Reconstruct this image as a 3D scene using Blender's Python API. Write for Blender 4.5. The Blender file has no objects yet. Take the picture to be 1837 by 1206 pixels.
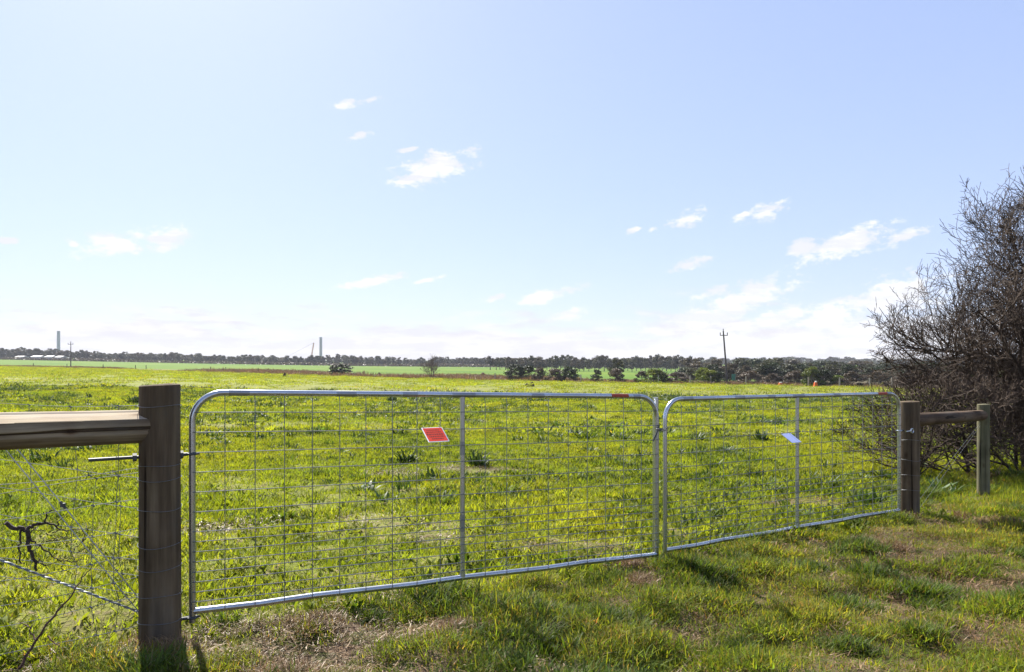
import bpy, math, random
import numpy as np
from mathutils import Vector, Matrix, noise as mnoise

random.seed(7)
rng = np.random.default_rng(7)
scene = bpy.context.scene
COL = scene.collection
R = math.radians

# ------------------------------------------------------------------ camera
F, CX, HY, ZC = 1250.0, 918.5, 655.0, 1.40      # focal length, principal column, horizon row (photo pixels), eye height
cam_d = bpy.data.cameras.new('camera')
cam = bpy.data.objects.new('camera', cam_d)
COL.objects.link(cam)
cam.location = (0, 0, ZC)
cam.rotation_euler = (R(90), 0, 0)
cam_d.sensor_width = 36
cam_d.lens = 36 * F / 1837
cam_d.shift_y = (HY - 603) / 1837
cam_d.clip_start = 0.05
cam_d.clip_end = 20000
scene.camera = cam

# ------------------------------------------------------------------ light
SUN_AZ, SUN_EL = -29.0, 44.0                    # degrees right of straight ahead, degrees up
sd = Vector((math.sin(R(SUN_AZ)) * math.cos(R(SUN_EL)), math.cos(R(SUN_AZ)) * math.cos(R(SUN_EL)), math.sin(R(SUN_EL))))
sun_d = bpy.data.lights.new('sun', 'SUN')
sun_d.energy = 5.0
sun_d.angle = R(0.53)
sun_d.color = (1.0, 0.94, 0.84)
sun = bpy.data.objects.new('sun', sun_d)
COL.objects.link(sun)
sun.rotation_euler = sd.to_track_quat('Z', 'Y').to_euler()
sun.location = (-20, 40, 40)

scene.view_settings.view_transform = 'Standard'
scene.view_settings.look = 'None'
scene.view_settings.exposure = 1.4
scene.view_settings.gamma = 1
scene.view_settings.use_curve_mapping = False


def world():
    w = bpy.data.worlds.new('World')
    scene.world = w
    w.use_nodes = True
    nt = w.node_tree
    nt.nodes.clear()
    N, L = nt.nodes.new, nt.links.new

    def m(op, a, b=None, c=None, clamp=False):
        n = N('ShaderNodeMath'); n.operation = op; n.use_clamp = clamp
        for i, v in enumerate((a, b, c)):
            if v is None: continue
            if isinstance(v, (int, float)): n.inputs[i].default_value = v
            else: L(v, n.inputs[i])
        return n.outputs[0]

    def ss(v, a, b):
        n = N('ShaderNodeMapRange'); n.interpolation_type = 'SMOOTHSTEP'
        L(v, n.inputs[0]); n.inputs[1].default_value = a; n.inputs[2].default_value = b
        return n.outputs[0]

    sky = N('ShaderNodeTexSky'); sky.sky_type = 'NISHITA'; sky.sun_disc = False
    sky.sun_elevation = R(SUN_EL); sky.sun_rotation = R(SUN_AZ)
    sky.altitude = 50; sky.air_density = 1.0; sky.dust_density = 0.8; sky.ozone_density = 1.0
    tc = N('ShaderNodeTexCoord')
    sx = N('ShaderNodeSeparateXYZ'); L(tc.outputs['Generated'], sx.inputs[0])
    az0 = m('ARCTAN2', sx.outputs[0], sx.outputs[1])
    az = m('SUBTRACT', m('FLOORED_MODULO', m('ADD', az0, 0.7), 1.4), 0.7)     # the cloud field goes on all round
    el = m('ARCSINE', sx.outputs[2])
    cv = N('ShaderNodeCombineXYZ'); L(az, cv.inputs[0]); L(el, cv.inputs[1])
    # ragged edges: warp the coordinates with noise
    def noise(vec, scale, detail, rough, sy=1.0, seed=0.0):
        mp = N('ShaderNodeMapping'); L(vec, mp.inputs[0]); mp.inputs['Scale'].default_value = (scale, scale * sy, 1); mp.inputs['Location'].default_value = (seed, seed * 1.7, seed)
        n = N('ShaderNodeTexNoise'); n.inputs['Scale'].default_value = 1; n.inputs['Detail'].default_value = detail; n.inputs['Roughness'].default_value = rough
        L(mp.outputs[0], n.inputs['Vector'])
        return n
    nz = noise(cv.outputs[0], 34, 6, 0.62, 1.9, 3.1)
    nf = noise(cv.outputs[0], 120, 4, 0.6, 1.6, 9.1)
    blobs = [(620,186,15,6),(668,179,20,4),(640,245,19,5),(780,299,50,20),(740,318,30,8),(735,268,13,3),(205,437,60,13),(298,427,36,14),(133,440,11,6),
             (10,432,20,4),(665,505,46,7),(760,504,24,4),(975,533,50,10),(1025,563,30,8),(890,535,16,5),(1238,392,26,10),(1235,474,28,8),(1378,379,27,11),
             (1336,384,20,6),(1440,445,23,10),(1520,437,66,18),(1620,424,32,8),(1362,515,32,12),(1325,542,80,20),(1262,568,72,18),(1280,523,26,7),
             (1398,572,46,14),(1490,576,66,26),(1608,530,70,26),(1570,596,110,28),(1140,412,12,4),(1170,412,8,4),(1400,620,80,14),(1250,610,110,14)]
    acc = None
    for (px, py, hw, hh) in blobs:
        a = math.atan((px - CX) / F); e = math.atan((HY - py) / F * math.cos(a))
        sa = hw / F * math.cos(a) ** 2; se = hh / F
        s1 = N('ShaderNodeVectorMath'); s1.operation = 'SUBTRACT'; L(cv.outputs[0], s1.inputs[0]); s1.inputs[1].default_value = (a, e, 0)
        # shear: the clouds rise towards the right
        sep = N('ShaderNodeSeparateXYZ'); L(s1.outputs[0], sep.inputs[0])
        yy = m('MULTIPLY_ADD', sep.outputs[0], -0.22, sep.outputs[1])
        d = m('ADD', m('POWER', m('ABSOLUTE', m('MULTIPLY', sep.outputs[0], 1 / sa)), 2.0), m('POWER', m('ABSOLUTE', m('MULTIPLY', yy, 1 / se)), 2.0))
        acc = d if acc is None else m('MINIMUM', acc, d)
    dist = m('SQRT', acc)
    nsum = m('ADD', m('MULTIPLY', m('SUBTRACT', nz.outputs['Fac'], 0.5), 4.2), m('MULTIPLY', m('SUBTRACT', nf.outputs['Fac'], 0.5), 1.6))
    cl = ss(m('SUBTRACT', m('SUBTRACT', 1.3, dist), m('MULTIPLY', nsum, -1.0)), -0.25, 0.9)
    cl = m('MULTIPLY', cl, ss(dist, 2.6, 1.6))
    # low bank of cloud along the horizon
    nb = noise(cv.outputs[0], 5, 8, 0.58, 5.5, 21.0)
    nb2 = noise(cv.outputs[0], 20, 7, 0.6, 4.2, 5.0)
    bank = m('ADD', m('SUBTRACT', 1.0, m('MULTIPLY', el, 1 / 0.078)), m('ADD', m('MULTIPLY', m('SUBTRACT', nb.outputs['Fac'], 0.5), 2.2), m('MULTIPLY', m('SUBTRACT', nb2.outputs['Fac'], 0.5), 1.5)))
    bank = m('MULTIPLY', ss(bank, -0.05, 0.7), ss(el, -0.02, 0.0))
    # cloud colour: white tops, faint lavender bases
    ns = noise(cv.outputs[0], 11, 8, 0.62, 5.0, 14.0)
    shade = ss(ns.outputs['Fac'], 0.42, 0.58)
    cc = N('ShaderNodeMix'); cc.data_type = 'RGBA'
    cc.inputs['A'].default_value = CLOUD_LO; cc.inputs['B'].default_value = CLOUD_HI
    L(shade, cc.inputs['Factor'])
    # film-like compression of the sky's range, the same in every direction
    gm = N('ShaderNodeGamma'); L(sky.outputs[0], gm.inputs[0]); gm.inputs[1].default_value = 0.42
    mul = N('ShaderNodeVectorMath'); mul.operation = 'MULTIPLY'; L(gm.outputs[0], mul.inputs[0]); mul.inputs[1].default_value = SKY_TINT
    bc = N('ShaderNodeMix'); bc.data_type = 'RGBA'; bc.inputs['A'].default_value = BANK_LO; bc.inputs['B'].default_value = BANK_HI; L(shade, bc.inputs['Factor'])
    m1 = N('ShaderNodeMix'); m1.data_type = 'RGBA'; L(m('MULTIPLY', bank, 0.96), m1.inputs['Factor']); L(mul.outputs[0], m1.inputs['A']); L(bc.outputs['Result'], m1.inputs['B'])
    mix = N('ShaderNodeMix'); mix.data_type = 'RGBA'; L(cl, mix.inputs['Factor']); L(m1.outputs['Result'], mix.inputs['A']); L(cc.outputs['Result'], mix.inputs['B'])
    bg = N('ShaderNodeBackground'); L(mix.outputs['Result'], bg.inputs[0]); bg.inputs[1].default_value = SKY_STRENGTH
    out = N('ShaderNodeOutputWorld'); L(bg.outputs[0], out.inputs[0])
    w.cycles.sampling_method = 'MANUAL'
    w.cycles.sample_map_resolution = 512


SKY_STRENGTH = 0.054
SKY_TINT = (2.36, 2.64, 3.55)
CLOUD_LO = (6.3, 6.4, 6.85, 1)
CLOUD_HI = (7.5, 7.5, 7.5, 1)
BANK_LO = (5.65, 5.4, 5.5, 1)
BANK_HI = (6.95, 6.7, 6.4, 1)
world()
scene.cycles.max_bounces = 8
scene.cycles.diffuse_bounces = 3
scene.cycles.transmission_bounces = 4
scene.cycles.transparent_max_bounces = 8
scene.cycles.volume_bounces = 0
scene.cycles.sample_clamp_indirect = 6

# ------------------------------------------------------------------ geometry helpers
def P(px, py, Y):
    return Vector(((px - CX) / F * Y, Y, ZC - (py - HY) / F * Y))

# terrain: thin-plate spline in (bearing, log distance)
FA = np.array((33.4, 110.0)); FB = np.array((-138.7, 219.0))          # the far fence line of the paddock
FD = (FA - FB) / np.linalg.norm(FA - FB); FN = np.array((FD[1] * -1, FD[0]))
if FN[1] < 0: FN = -FN

def fence_Y(px):
    k = (px - CX) / F
    s = (219 * k + 138.7) / (172.1 + 109 * k)
    return 219 - 109 * s

ctrl = []
for a in (-80, -40, 0, 40, 80):
    x, y = 1.5 * math.sin(R(a)), 1.5 * math.cos(R(a)); ctrl.append((x, y, 0.0))
for (px, py, Y) in ((290,1147,3.42),(1180,1014,4.95),(1632,926,6.66),(1764,892,7.6),(1300,690,110),(1500,694,fence_Y(1500)),(1700,698,fence_Y(1700)),
                    (950,683.5,fence_Y(950)),(600,674,fence_Y(600)),(300,665,fence_Y(300)),(127,660.5,219),(0,658,fence_Y(0)),(-150,656,fence_Y(-150)),
                    (0,645,560),(300,651,560),(600,656.5,540),(900,660,500),(1150,668,330),(1300,672,300),(1600,681,200),(1800,684,200),
                    (100,642,950),(600,652,950),(1200,655,950),(1700,655,950),(100,646,3000),(900,648,3000),(1700,648,3000),
                    (100,642,7000),(900,646,7000),(1700,646,7000)):
    p = P(px, py, Y); ctrl.append(tuple(p))
for (px, Y, z) in ((150,30,-.22),(900,30,-.5),(1650,30,-.75),(100,75,-.1),(700,70,-.85),(1500,60,-1.2),(200,12,-.08),(900,12,-.15),(1700,14,-.3)):
    ctrl.append(((px - CX) / F * Y, Y, z))
ctrl = np.array(ctrl)

def q2(x, y):
    r = np.hypot(x, y)
    a = np.clip(np.arctan2(x, y), -0.95, 0.95)
    return np.stack((a * 2.2, np.log(np.maximum(r, 1.5) + 1.0)), -1)

def phi(r):
    return np.where(r > 1e-9, r * r * np.log(np.maximum(r, 1e-9)), 0.0)
_Q = q2(ctrl[:, 0], ctrl[:, 1])
_n = len(_Q)
_A = np.zeros((_n + 3, _n + 3))
_A[:_n, :_n] = phi(np.linalg.norm(_Q[:, None] - _Q[None], axis=-1)) + np.eye(_n) * 1e-4
_A[:_n, _n] = 1; _A[:_n, _n + 1:] = _Q; _A[_n, :_n] = 1; _A[_n + 1:, :_n] = _Q.T
# solve for height divided by distance scale, so that near detail is not swamped by the far hills
_sc = np.hypot(ctrl[:, 0], ctrl[:, 1]) + 6.0
_W = np.linalg.solve(_A, np.concatenate((ctrl[:, 2] / _sc, np.zeros(3))))

def G(x, y):
    x = np.asarray(x, float); y = np.asarray(y, float)
    sh = x.shape; x = x.ravel(); y = y.ravel()
    out = np.empty_like(x)
    for i in range(0, len(x), 20000):
        q = q2(x[i:i + 20000], y[i:i + 20000])
        v = phi(np.linalg.norm(q[:, None] - _Q[None], axis=-1)) @ _W[:_n] + _W[_n] + q @ _W[_n + 1:]
        out[i:i + 20000] = v * (np.hypot(x[i:i + 20000], y[i:i + 20000]) + 6.0)
    near = np.exp(-np.hypot(x, y) / 14)
    out += near * (0.03 * np.sin(x * 2.3 + 1.3 * np.sin(y * 1.1)) * np.sin(y * 2.9 + .6) + 0.045 * np.sin(x * 5.1 + y * 2.2 + np.sin(x * 1.9)) * np.sin(y * 6.7 - x * 1.3 + np.sin(y * 2.3)))
    return out.reshape(sh)

def g(x, y):
    return float(G(np.array([x]), np.array([y]))[0])

def hit(px, py, y0=8.0, y1=900.0):
    Y = np.geomspace(y0, y1, 1500)
    X = (px - CX) / F * Y
    ray = ZC - (py - HY) / F * Y
    d = ray - G(X, Y)
    i = np.argmax(d < 0)
    return Vector((X[i], Y[i], float(G(X[i:i+1], Y[i:i+1])[0])))

def on(px, Y, dz=0.0):
    x = (px - CX) / F * Y
    return Vector((x, Y, g(x, Y) + dz))


class MB:
    """collects polygons; build() links them as one mesh object"""
    def __init__(s): s.v = []; s.f = []; s.mi = []
    def box(s, c, size, rot=None):
        M = (rot.to_matrix() if rot is not None else Matrix.Identity(3)); c = Vector(c); o = len(s.v)
        hx, hy, hz = size[0] / 2, size[1] / 2, size[2] / 2
        for dx, dy, dz in ((-1,-1,-1),(1,-1,-1),(1,1,-1),(-1,1,-1),(-1,-1,1),(1,-1,1),(1,1,1),(-1,1,1)):
            s.v.append(tuple(c + M @ Vector((dx * hx, dy * hy, dz * hz))))
        for q in ((3,2,1,0),(4,5,6,7),(0,1,5,4),(1,2,6,5),(2,3,7,6),(3,0,4,7)): s.f.append(tuple(o + i for i in q))
        return s
    def tube(s, pts, rad, sides=8, caps=True, jitter=0.0):
        pts = [Vector(p) for p in pts]; n = len(pts)
        if not hasattr(rad, '__len__'): rad = [rad] * n
        o = len(s.v); up = None
        for i, p in enumerate(pts):
            t = (pts[min(i + 1, n - 1)] - pts[max(i - 1, 0)])
            if t.length < 1e-9: t = Vector((0, 0, 1))
            t.normalize()
            if up is None:
                up = Vector((0, 0, 1)) if abs(t.z) < .9 else Vector((1, 0, 0))
            a = up - t * up.dot(t)
            if a.length < 1e-6: a = t.orthogonal()
            a.normalize(); b = t.cross(a); up = a
            for k in range(sides):
                th = 2 * math.pi * k / sides
                r = rad[i] * (1 + (random.uniform(-jitter, jitter) if jitter else 0))
                s.v.append(tuple(p + (a * math.cos(th) + b * math.sin(th)) * r))
        for i in range(n - 1):
            for k in range(sides):
                k2 = (k + 1) % sides
                s.f.append((o + i * sides + k, o + i * sides + k2, o + (i + 1) * sides + k2, o + (i + 1) * sides + k))
        if caps:
            s.f.append(tuple(o + k for k in reversed(range(sides))))
            s.f.append(tuple(o + (n - 1) * sides + k for k in range(sides)))
        return s
    def build(s, name, mat, parent=None, origin=(0, 0, 0), smooth=True):
        me = bpy.data.meshes.new(name)
        og = Vector(origin)
        me.from_pydata([(v[0] - og.x, v[1] - og.y, v[2] - og.z) for v in s.v], [], s.f)
        if smooth:
            me.polygons.foreach_set('use_smooth', [True] * len(me.polygons))
            try: me.set_sharp_from_angle(angle=R(40))
            except Exception: pass
        me.materials.append(mat)
        o = bpy.data.objects.new(name, me); COL.objects.link(o)
        if parent is not None: o.parent = parent
        else: o.location = og
        return o


def thing(name, label, cat, loc, group=None):
    o = bpy.data.objects.new(name, None); COL.objects.link(o)
    o.empty_display_size = .1
    o.location = loc; o['label'] = label; o['category'] = cat
    if group: o['group'] = group
    return o

def tag(o, label, cat, group=None):
    o['label'] = label; o['category'] = cat
    if group: o['group'] = group
    return o

# ------------------------------------------------------------------ materials
def mat(name):
    m = bpy.data.materials.new(name); m.use_nodes = True
    nt = m.node_tree; b = nt.nodes['Principled BSDF']
    return m, nt, b, nt.nodes.new, nt.links.new

def rgb(c): return (c[0], c[1], c[2], 1)

def ramp(N, L, fac, stops):
    r = N('ShaderNodeValToRGB'); e = r.color_ramp.elements
    while len(e) < len(stops): e.new(0.5)
    for i, (p, c) in enumerate(stops): e[i].position = p; e[i].color = rgb(c)
    L(fac, r.inputs[0]); return r.outputs[0]

def nnoise(N, L, scale, detail=4, rough=.55, vec=None, stretch=None):
    n = N('ShaderNodeTexNoise'); n.inputs['Scale'].default_value = scale; n.inputs['Detail'].default_value = detail; n.inputs['Roughness'].default_value = rough
    if vec is not None:
        if stretch:
            mp = N('ShaderNodeMapping'); mp.inputs['Scale'].default_value = stretch; L(vec, mp.inputs[0]); vec = mp.outputs[0]
        L(vec, n.inputs['Vector'])
    return n.outputs['Fac']

def wood_mat(name, axis, dark, mid, light):
    m, nt, b, N, L = mat(name)
    tc = N('ShaderNodeTexCoord'); v = tc.outputs['Object']
    if axis is not None:
        d = Vector(axis).normalized()
        mp = N('ShaderNodeMapping'); mp.vector_type = 'POINT'
        mp.inputs['Rotation'].default_value = d.rotation_difference(Vector((0, 0, 1))).to_euler()
        L(v, mp.inputs[0]); v = mp.outputs[0]
    g1 = nnoise(N, L, 1, 7, .65, v, (42, 42, 1.6))
    g2 = nnoise(N, L, 1, 5, .6, v, (9, 9, 1.1))
    g3 = nnoise(N, L, 1, 3, .5, v, (2.5, 2.5, 3.0))
    mx = N('ShaderNodeMath'); mx.operation = 'MULTIPLY_ADD'; L(g1, mx.inputs[0]); mx.inputs[1].default_value = .55; L(g2, mx.inputs[2])
    c = ramp(N, L, mx.outputs[0], ((.42, dark), (.72, mid), (.98, light)))
    mixn = N('ShaderNodeMix'); mixn.data_type = 'RGBA'; mixn.blend_type = 'MULTIPLY'; mixn.inputs['Factor'].default_value = .8
    L(c, mixn.inputs['A'])
    c3 = ramp(N, L, g3, ((.3, (.55, .5, .42)), (.5, (.95, .9, .85)), (.7, (1.1, 1.12, 1.0))))
    L(c3, mixn.inputs['B']); L(mixn.outputs['Result'], b.inputs['Base Color'])
    b.inputs['Roughness'].default_value = .9
    b.inputs['Specular IOR Level'].default_value = .15
    # checks: long dark cracks
    g4 = nnoise(N, L, 1, 2, .5, v, (26, 26, .55))
    cr = ramp(N, L, g4, ((.30, (0, 0, 0)), (.345, (1, 1, 1))))
    dk = N('ShaderNodeMix'); dk.data_type = 'RGBA'; dk.blend_type = 'MULTIPLY'; dk.inputs['Factor'].default_value = 1; L(mixn.outputs['Result'], dk.inputs['A'])
    L(ramp(N, L, g4, ((.315, (.25, .22, .2)), (.35, (1, 1, 1)))), dk.inputs['B'])
    # knots and weathered grey bloom
    vo = N('ShaderNodeTexVoronoi'); vo.inputs['Scale'].default_value = 1; mv = N('ShaderNodeMapping'); mv.inputs['Scale'].default_value = (9, 9, 4.5); L(v, mv.inputs[0]); L(mv.outputs[0], vo.inputs['Vector'])
    kn = N('ShaderNodeMix'); kn.data_type = 'RGBA'; kn.blend_type = 'MULTIPLY'; kn.inputs['Factor'].default_value = .9; L(dk.outputs['Result'], kn.inputs['A'])
    L(ramp(N, L, vo.outputs['Distance'], ((.07, (.35, .25, .2)), (.13, (.8, .72, .66)), (.2, (1, 1, 1)))), kn.inputs['B'])
    gr = N('ShaderNodeMix'); gr.data_type = 'RGBA'; L(ramp(N, L, nnoise(N, L, 1, 6, .65, v, (6, 6, 1.8)), ((.5, (0, 0, 0)), (.72, (.55, .55, .55)))), gr.inputs['Factor']); L(kn.outputs['Result'], gr.inputs['A']); gr.inputs['B'].default_value = rgb(tuple((sum(mid) / 3) * q for q in (1.15, 1.13, 1.05)))
    L(gr.outputs['Result'], b.inputs['Base Color'])
    bm = N('ShaderNodeMath'); bm.operation = 'MULTIPLY_ADD'; L(g1, bm.inputs[0]); bm.inputs[1].default_value = .45; L(cr, bm.inputs[2])
    bp = N('ShaderNodeBump'); bp.inputs['Strength'].default_value = .9; bp.inputs['Distance'].default_value = .008
    L(bm.outputs[0], bp.inputs['Height']); L(bp.outputs[0], b.inputs['Normal'])
    return m

GDIR = Vector((5.262, 3.08, 0)).normalized()             # direction of the gate line
M_POST = wood_mat('weathered_post', None, (.03, .022, .015), (.092, .068, .044), (.185, .146, .098))
M_RAIL = wood_mat('weathered_rail', GDIR, (.036, .028, .019), (.125, .096, .064), (.30, .25, .18))
M_RAIL2 = wood_mat('red_brown_rail', GDIR, (.03, .021, .015), (.095, .066, .046), (.19, .14, .10))
M_CUT_SUN = wood_mat('cut_wood_painted_sun', GDIR, (.26, .20, .14), (.40, .325, .235), (.52, .44, .34))  # adzed wood, lightened so the colour carries the sunlight on the rail top
M_POST2 = wood_mat('green_treated_post', None, (.04, .042, .028), (.115, .112, .07), (.20, .19, .12))

def galv(name, base=.62, rough=.32, scale=60, metal=.95):
    m, nt, b, N, L = mat(name)
    tc = N('ShaderNodeTexCoord')
    n1 = nnoise(N, L, scale, 3, .6, tc.outputs['Object']); n2 = nnoise(N, L, 3.2, 5, .6, tc.outputs['Object'])
    c = ramp(N, L, n2, ((.35, (base * .70, base * .74, base * .80)), (.6, (base * .94, base, base * 1.08))))
    mx = N('ShaderNodeMix'); mx.data_type = 'RGBA'; mx.blend_type = 'MULTIPLY'; mx.inputs['Factor'].default_value = .5; L(c, mx.inputs['A'])
    L(ramp(N, L, n1, ((.3, (.75,) * 3), (.65, (1.05,) * 3))), mx.inputs['B']); L(mx.outputs['Result'], b.inputs['Base Color'])
    b.inputs['Metallic'].default_value = metal
    mr = N('ShaderNodeMapRange'); L(n2, mr.inputs[0]); mr.inputs[1].default_value = .3; mr.inputs[2].default_value = .7; mr.inputs[3].default_value = rough + .14; mr.inputs[4].default_value = rough
    L(mr.outputs[0], b.inputs['Roughness'])
    return m
M_GALV = galv('galvanised_pipe', .56, .20)
M_WIRE = galv('galvanised_wire', .25, .45, 200, .8)
M_BRIGHT = galv('new_bright_wire', .55, .42, 200, .8)
M_CABLEZ = galv('cable_zinc', .34, .42, 60, .85)
M_DULL = galv('dull_weld_zinc', .36, .34, 90, .9)
M_IRON = galv('dark_hinge_iron', .10, .55, 90, .6)

def plain(name, c, rough=.6, var=.25, scale=8, spec=.3, metal=0):
    m, nt, b, N, L = mat(name)
    tc = N('ShaderNodeTexCoord'); n = nnoise(N, L, scale, 5, .6, tc.outputs['Object'])
    L(ramp(N, L, n, ((.3, tuple(x * (1 - var) for x in c)), (.7, tuple(x * (1 + var) for x in c)))), b.inputs['Base Color'])
    b.inputs['Roughness'].default_value = rough; b.inputs['Specular IOR Level'].default_value = spec; b.inputs['Metallic'].default_value = metal
    return m

def leaf_mat(name, stops, trans=.5, scale=.35, rough=.5, spec=.25, vcol=True, tcol=(1.25, 1.15, .45)):
    """foliage: colour from per-blade attribute and slow world-space drift, part reflecting, part letting light through"""
    m, nt, b, N, L = mat(name)
    geo = N('ShaderNodeNewGeometry')
    n1 = nnoise(N, L, scale, 4, .6, geo.outputs['Position'])
    c = ramp(N, L, n1, stops)
    if vcol:
        at = N('ShaderNodeAttribute'); at.attribute_name = 'tint'
        mx = N('ShaderNodeMix'); mx.data_type = 'RGBA'; mx.blend_type = 'MULTIPLY'; mx.inputs['Factor'].default_value = 1; L(c, mx.inputs['A']); L(at.outputs['Color'], mx.inputs['B'])
        c = mx.outputs['Result']
    oi = N('ShaderNodeObjectInfo')
    mr = N('ShaderNodeMapRange'); L(oi.outputs['Random'], mr.inputs[0]); mr.inputs[3].default_value = .78; mr.inputs[4].default_value = 1.22
    sc = N('ShaderNodeVectorMath'); sc.operation = 'SCALE'; L(c, sc.inputs[0]); L(mr.outputs[0], sc.inputs['Scale'])
    c = sc.outputs[0]
    L(c, b.inputs['Base Color']); b.inputs['Roughness'].default_value = rough; b.inputs['Specular IOR Level'].default_value = spec
    tr = N('ShaderNodeBsdfTranslucent')
    tm = N('ShaderNodeVectorMath'); tm.operation = 'MULTIPLY'; L(c, tm.inputs[0]); tm.inputs[1].default_value = tcol; L(tm.outputs[0], tr.inputs[0])
    ms = N('ShaderNodeMixShader'); ms.inputs[0].default_value = trans; L(b.outputs[0], ms.inputs[1]); L(tr.outputs[0], ms.inputs[2])
    L(ms.outputs[0], nt.nodes['Material Output'].inputs['Surface'])
    return m

M_PASTURE = leaf_mat('pasture_blades', ((.3, (.15, .218, .022)), (.5, (.212, .256, .024)), (.7, (.272, .283, .026))), .60, .22, .6, .15)
M_VERGE = leaf_mat('verge_blades', ((.3, (.11, .17, .02)), (.55, (.168, .212, .026)), (.75, (.235, .235, .05))), .58, .8, .6, .15)
M_THATCH = leaf_mat('dead_grass', ((.3, (.19, .115, .055)), (.6, (.285, .19, .10)), (.8, (.38, .28, .16))), .3, 2.0, tcol=(1, .9, .75))
M_DARKTUFT = leaf_mat('coarse_dark_grass', ((.3, (.05, .085, .012)), (.6, (.085, .13, .02))), .45, 1.2, .6, .2)
M_WEED = leaf_mat('broad_weed_leaf', ((.3, (.03, .06, .016)), (.6, (.055, .092, .022))), .32, .8, .55, .25)

# ------------------------------------------------------------------ ground
def build_ground():
    n = 340
    u = np.linspace(-1, 1, n)
    xs = 1.7 * np.sinh(8.7 * u)
    v = np.linspace(-.42, 1, n)
    ys = 4.0 + 1.7 * np.sinh(8.7 * v)
    X, Y = np.meshgrid(xs, ys)
    Z = G(X, Y)
    co = np.stack((X, Y, Z), -1).reshape(-1, 3)
    i = np.arange(n * n).reshape(n, n)
    q = np.stack((i[:-1, :-1], i[:-1, 1:], i[1:, 1:], i[1:, :-1]), -1).reshape(-1, 4)
    me = bpy.data.meshes.new('ground'); me.vertices.add(len(co)); me.vertices.foreach_set('co', co.ravel())
    me.loops.add(q.size); me.loops.foreach_set('vertex_index', q.ravel()); me.polygons.add(len(q))
    me.polygons.foreach_set('loop_start', np.arange(0, q.size, 4)); me.polygons.foreach_set('loop_total', np.full(len(q), 4))
    me.polygons.foreach_set('use_smooth', np.ones(len(q), bool)); me.update(); me.validate()
    m, nt, b, N, L = mat('paddock_soil_and_turf')
    geo = N('ShaderNodeNewGeometry'); pos = geo.outputs['Position']
    def dist(pt, nrm):
        s = N('ShaderNodeVectorMath'); s.operation = 'SUBTRACT'; L(pos, s.inputs[0]); s.inputs[1].default_value = (pt[0], pt[1], 0)
        d = N('ShaderNodeVectorMath'); d.operation = 'DOT_PRODUCT'; L(s.outputs[0], d.inputs[0]); d.inputs[1].default_value = (nrm[0], nrm[1], 0)
        return d.outputs['Value']
    def step(v, a, bb):
        r = N('ShaderNodeMapRange'); r.interpolation_type = 'SMOOTHSTEP'; L(v, r.inputs[0]); r.inputs[1].default_value = a; r.inputs[2].default_value = bb; return r.outputs[0]
    def mixc(f, a, bb):
        x = N('ShaderNodeMix'); x.data_type = 'RGBA'; L(f, x.inputs['Factor'])
        for k, c in (('A', a), ('B', bb)):
            if isinstance(c, tuple): x.inputs[k].default_value = rgb(c)
            else: L(c, x.inputs[k])
        return x.outputs['Result']
    def addn(a, nv, k):
        x = N('ShaderNodeMath'); x.operation = 'MULTIPLY_ADD'; L(nv, x.inputs[0]); x.inputs[1].default_value = k; L(a, x.inputs[2]); return x.outputs[0]
    nA = nnoise(N, L, 3.0, 6, .65, pos); nB = nnoise(N, L, .35, 5, .6, pos); nC = nnoise(N, L, .02, 4, .55, pos); nD = nnoise(N, L, 14, 4, .6, pos)
    soil = ramp(N, L, nA, ((.3, (.05, .035, .022)), (.55, (.11, .075, .05)), (.75, (.17, .12, .085))))
    verge = mixc(step(nD, .45, .62), soil, (.06, .07, .022))
    past = ramp(N, L, nD, ((.3, (.10, .12, .02)), (.5, (.155, .17, .03)), (.62, (.18, .15, .07)), (.74, (.20, .15, .10))))
    far = ramp(N, L, nC, ((.35, (.19, .20, .045)), (.65, (.165, .195, .04))))
    dg = dist((-1.606, 3.5), (-GDIR.y, GDIR.x))
    base = mixc(step(addn(dg, nB, 1.0), .2, 1.4), verge, past)
    base = mixc(step(dg, 40, 90), base, far)
    df = dist(FA, FN)
    dry = ramp(N, L, nB, ((.3, (.15, .115, .06)), (.7, (.20, .165, .09))))
    dl = dist(FB, FD)
    wide = N('ShaderNodeMath'); wide.operation = 'MULTIPLY'; L(step(dl, 55, 80), wide.inputs[0]); L(step(dl, 185, 165), wide.inputs[1])
    base = mixc(step(addn(addn(df, nB, 4.0), wide.outputs[0], 7.0), -1.0, 2.0), base, dry)
    f2 = ramp(N, L, nC, ((.35, (.055, .125, .006)), (.65, (.11, .165, .008))))
    base = mixc(step(addn(df, nB, 10.0), 16, 26), base, f2)
    lit = ramp(N, L, nB, ((.3, (.055, .046, .026)), (.7, (.09, .08, .045))))
    wd = N('ShaderNodeMath'); wd.operation = 'MULTIPLY'; L(step(dl, 185, 212), wd.inputs[0]); L(step(df, 4, 12), wd.inputs[1])
    wd2 = N('ShaderNodeMath'); wd2.operation = 'MULTIPLY'; L(wd.outputs[0], wd2.inputs[0]); L(step(df, 260, 200), wd2.inputs[1])
    base = mixc(wd2.outputs[0], base, lit)
    L(base, b.inputs['Base Color']); b.inputs['Roughness'].default_value = .95; b.inputs['Specular IOR Level'].default_value = .1
    bp = N('ShaderNodeBump'); bp.inputs['Strength'].default_value = .8; bp.inputs['Distance'].default_value = .04; L(nD, bp.inputs['Height']); L(bp.outputs[0], b.inputs['Normal'])
    me.materials.append(m)
    o = bpy.data.objects.new('ground', me); COL.objects.link(o); o['kind'] = 'structure'
    o['label'] = 'rough verge and green paddock stretching to the far treeline'
build_ground()

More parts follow.
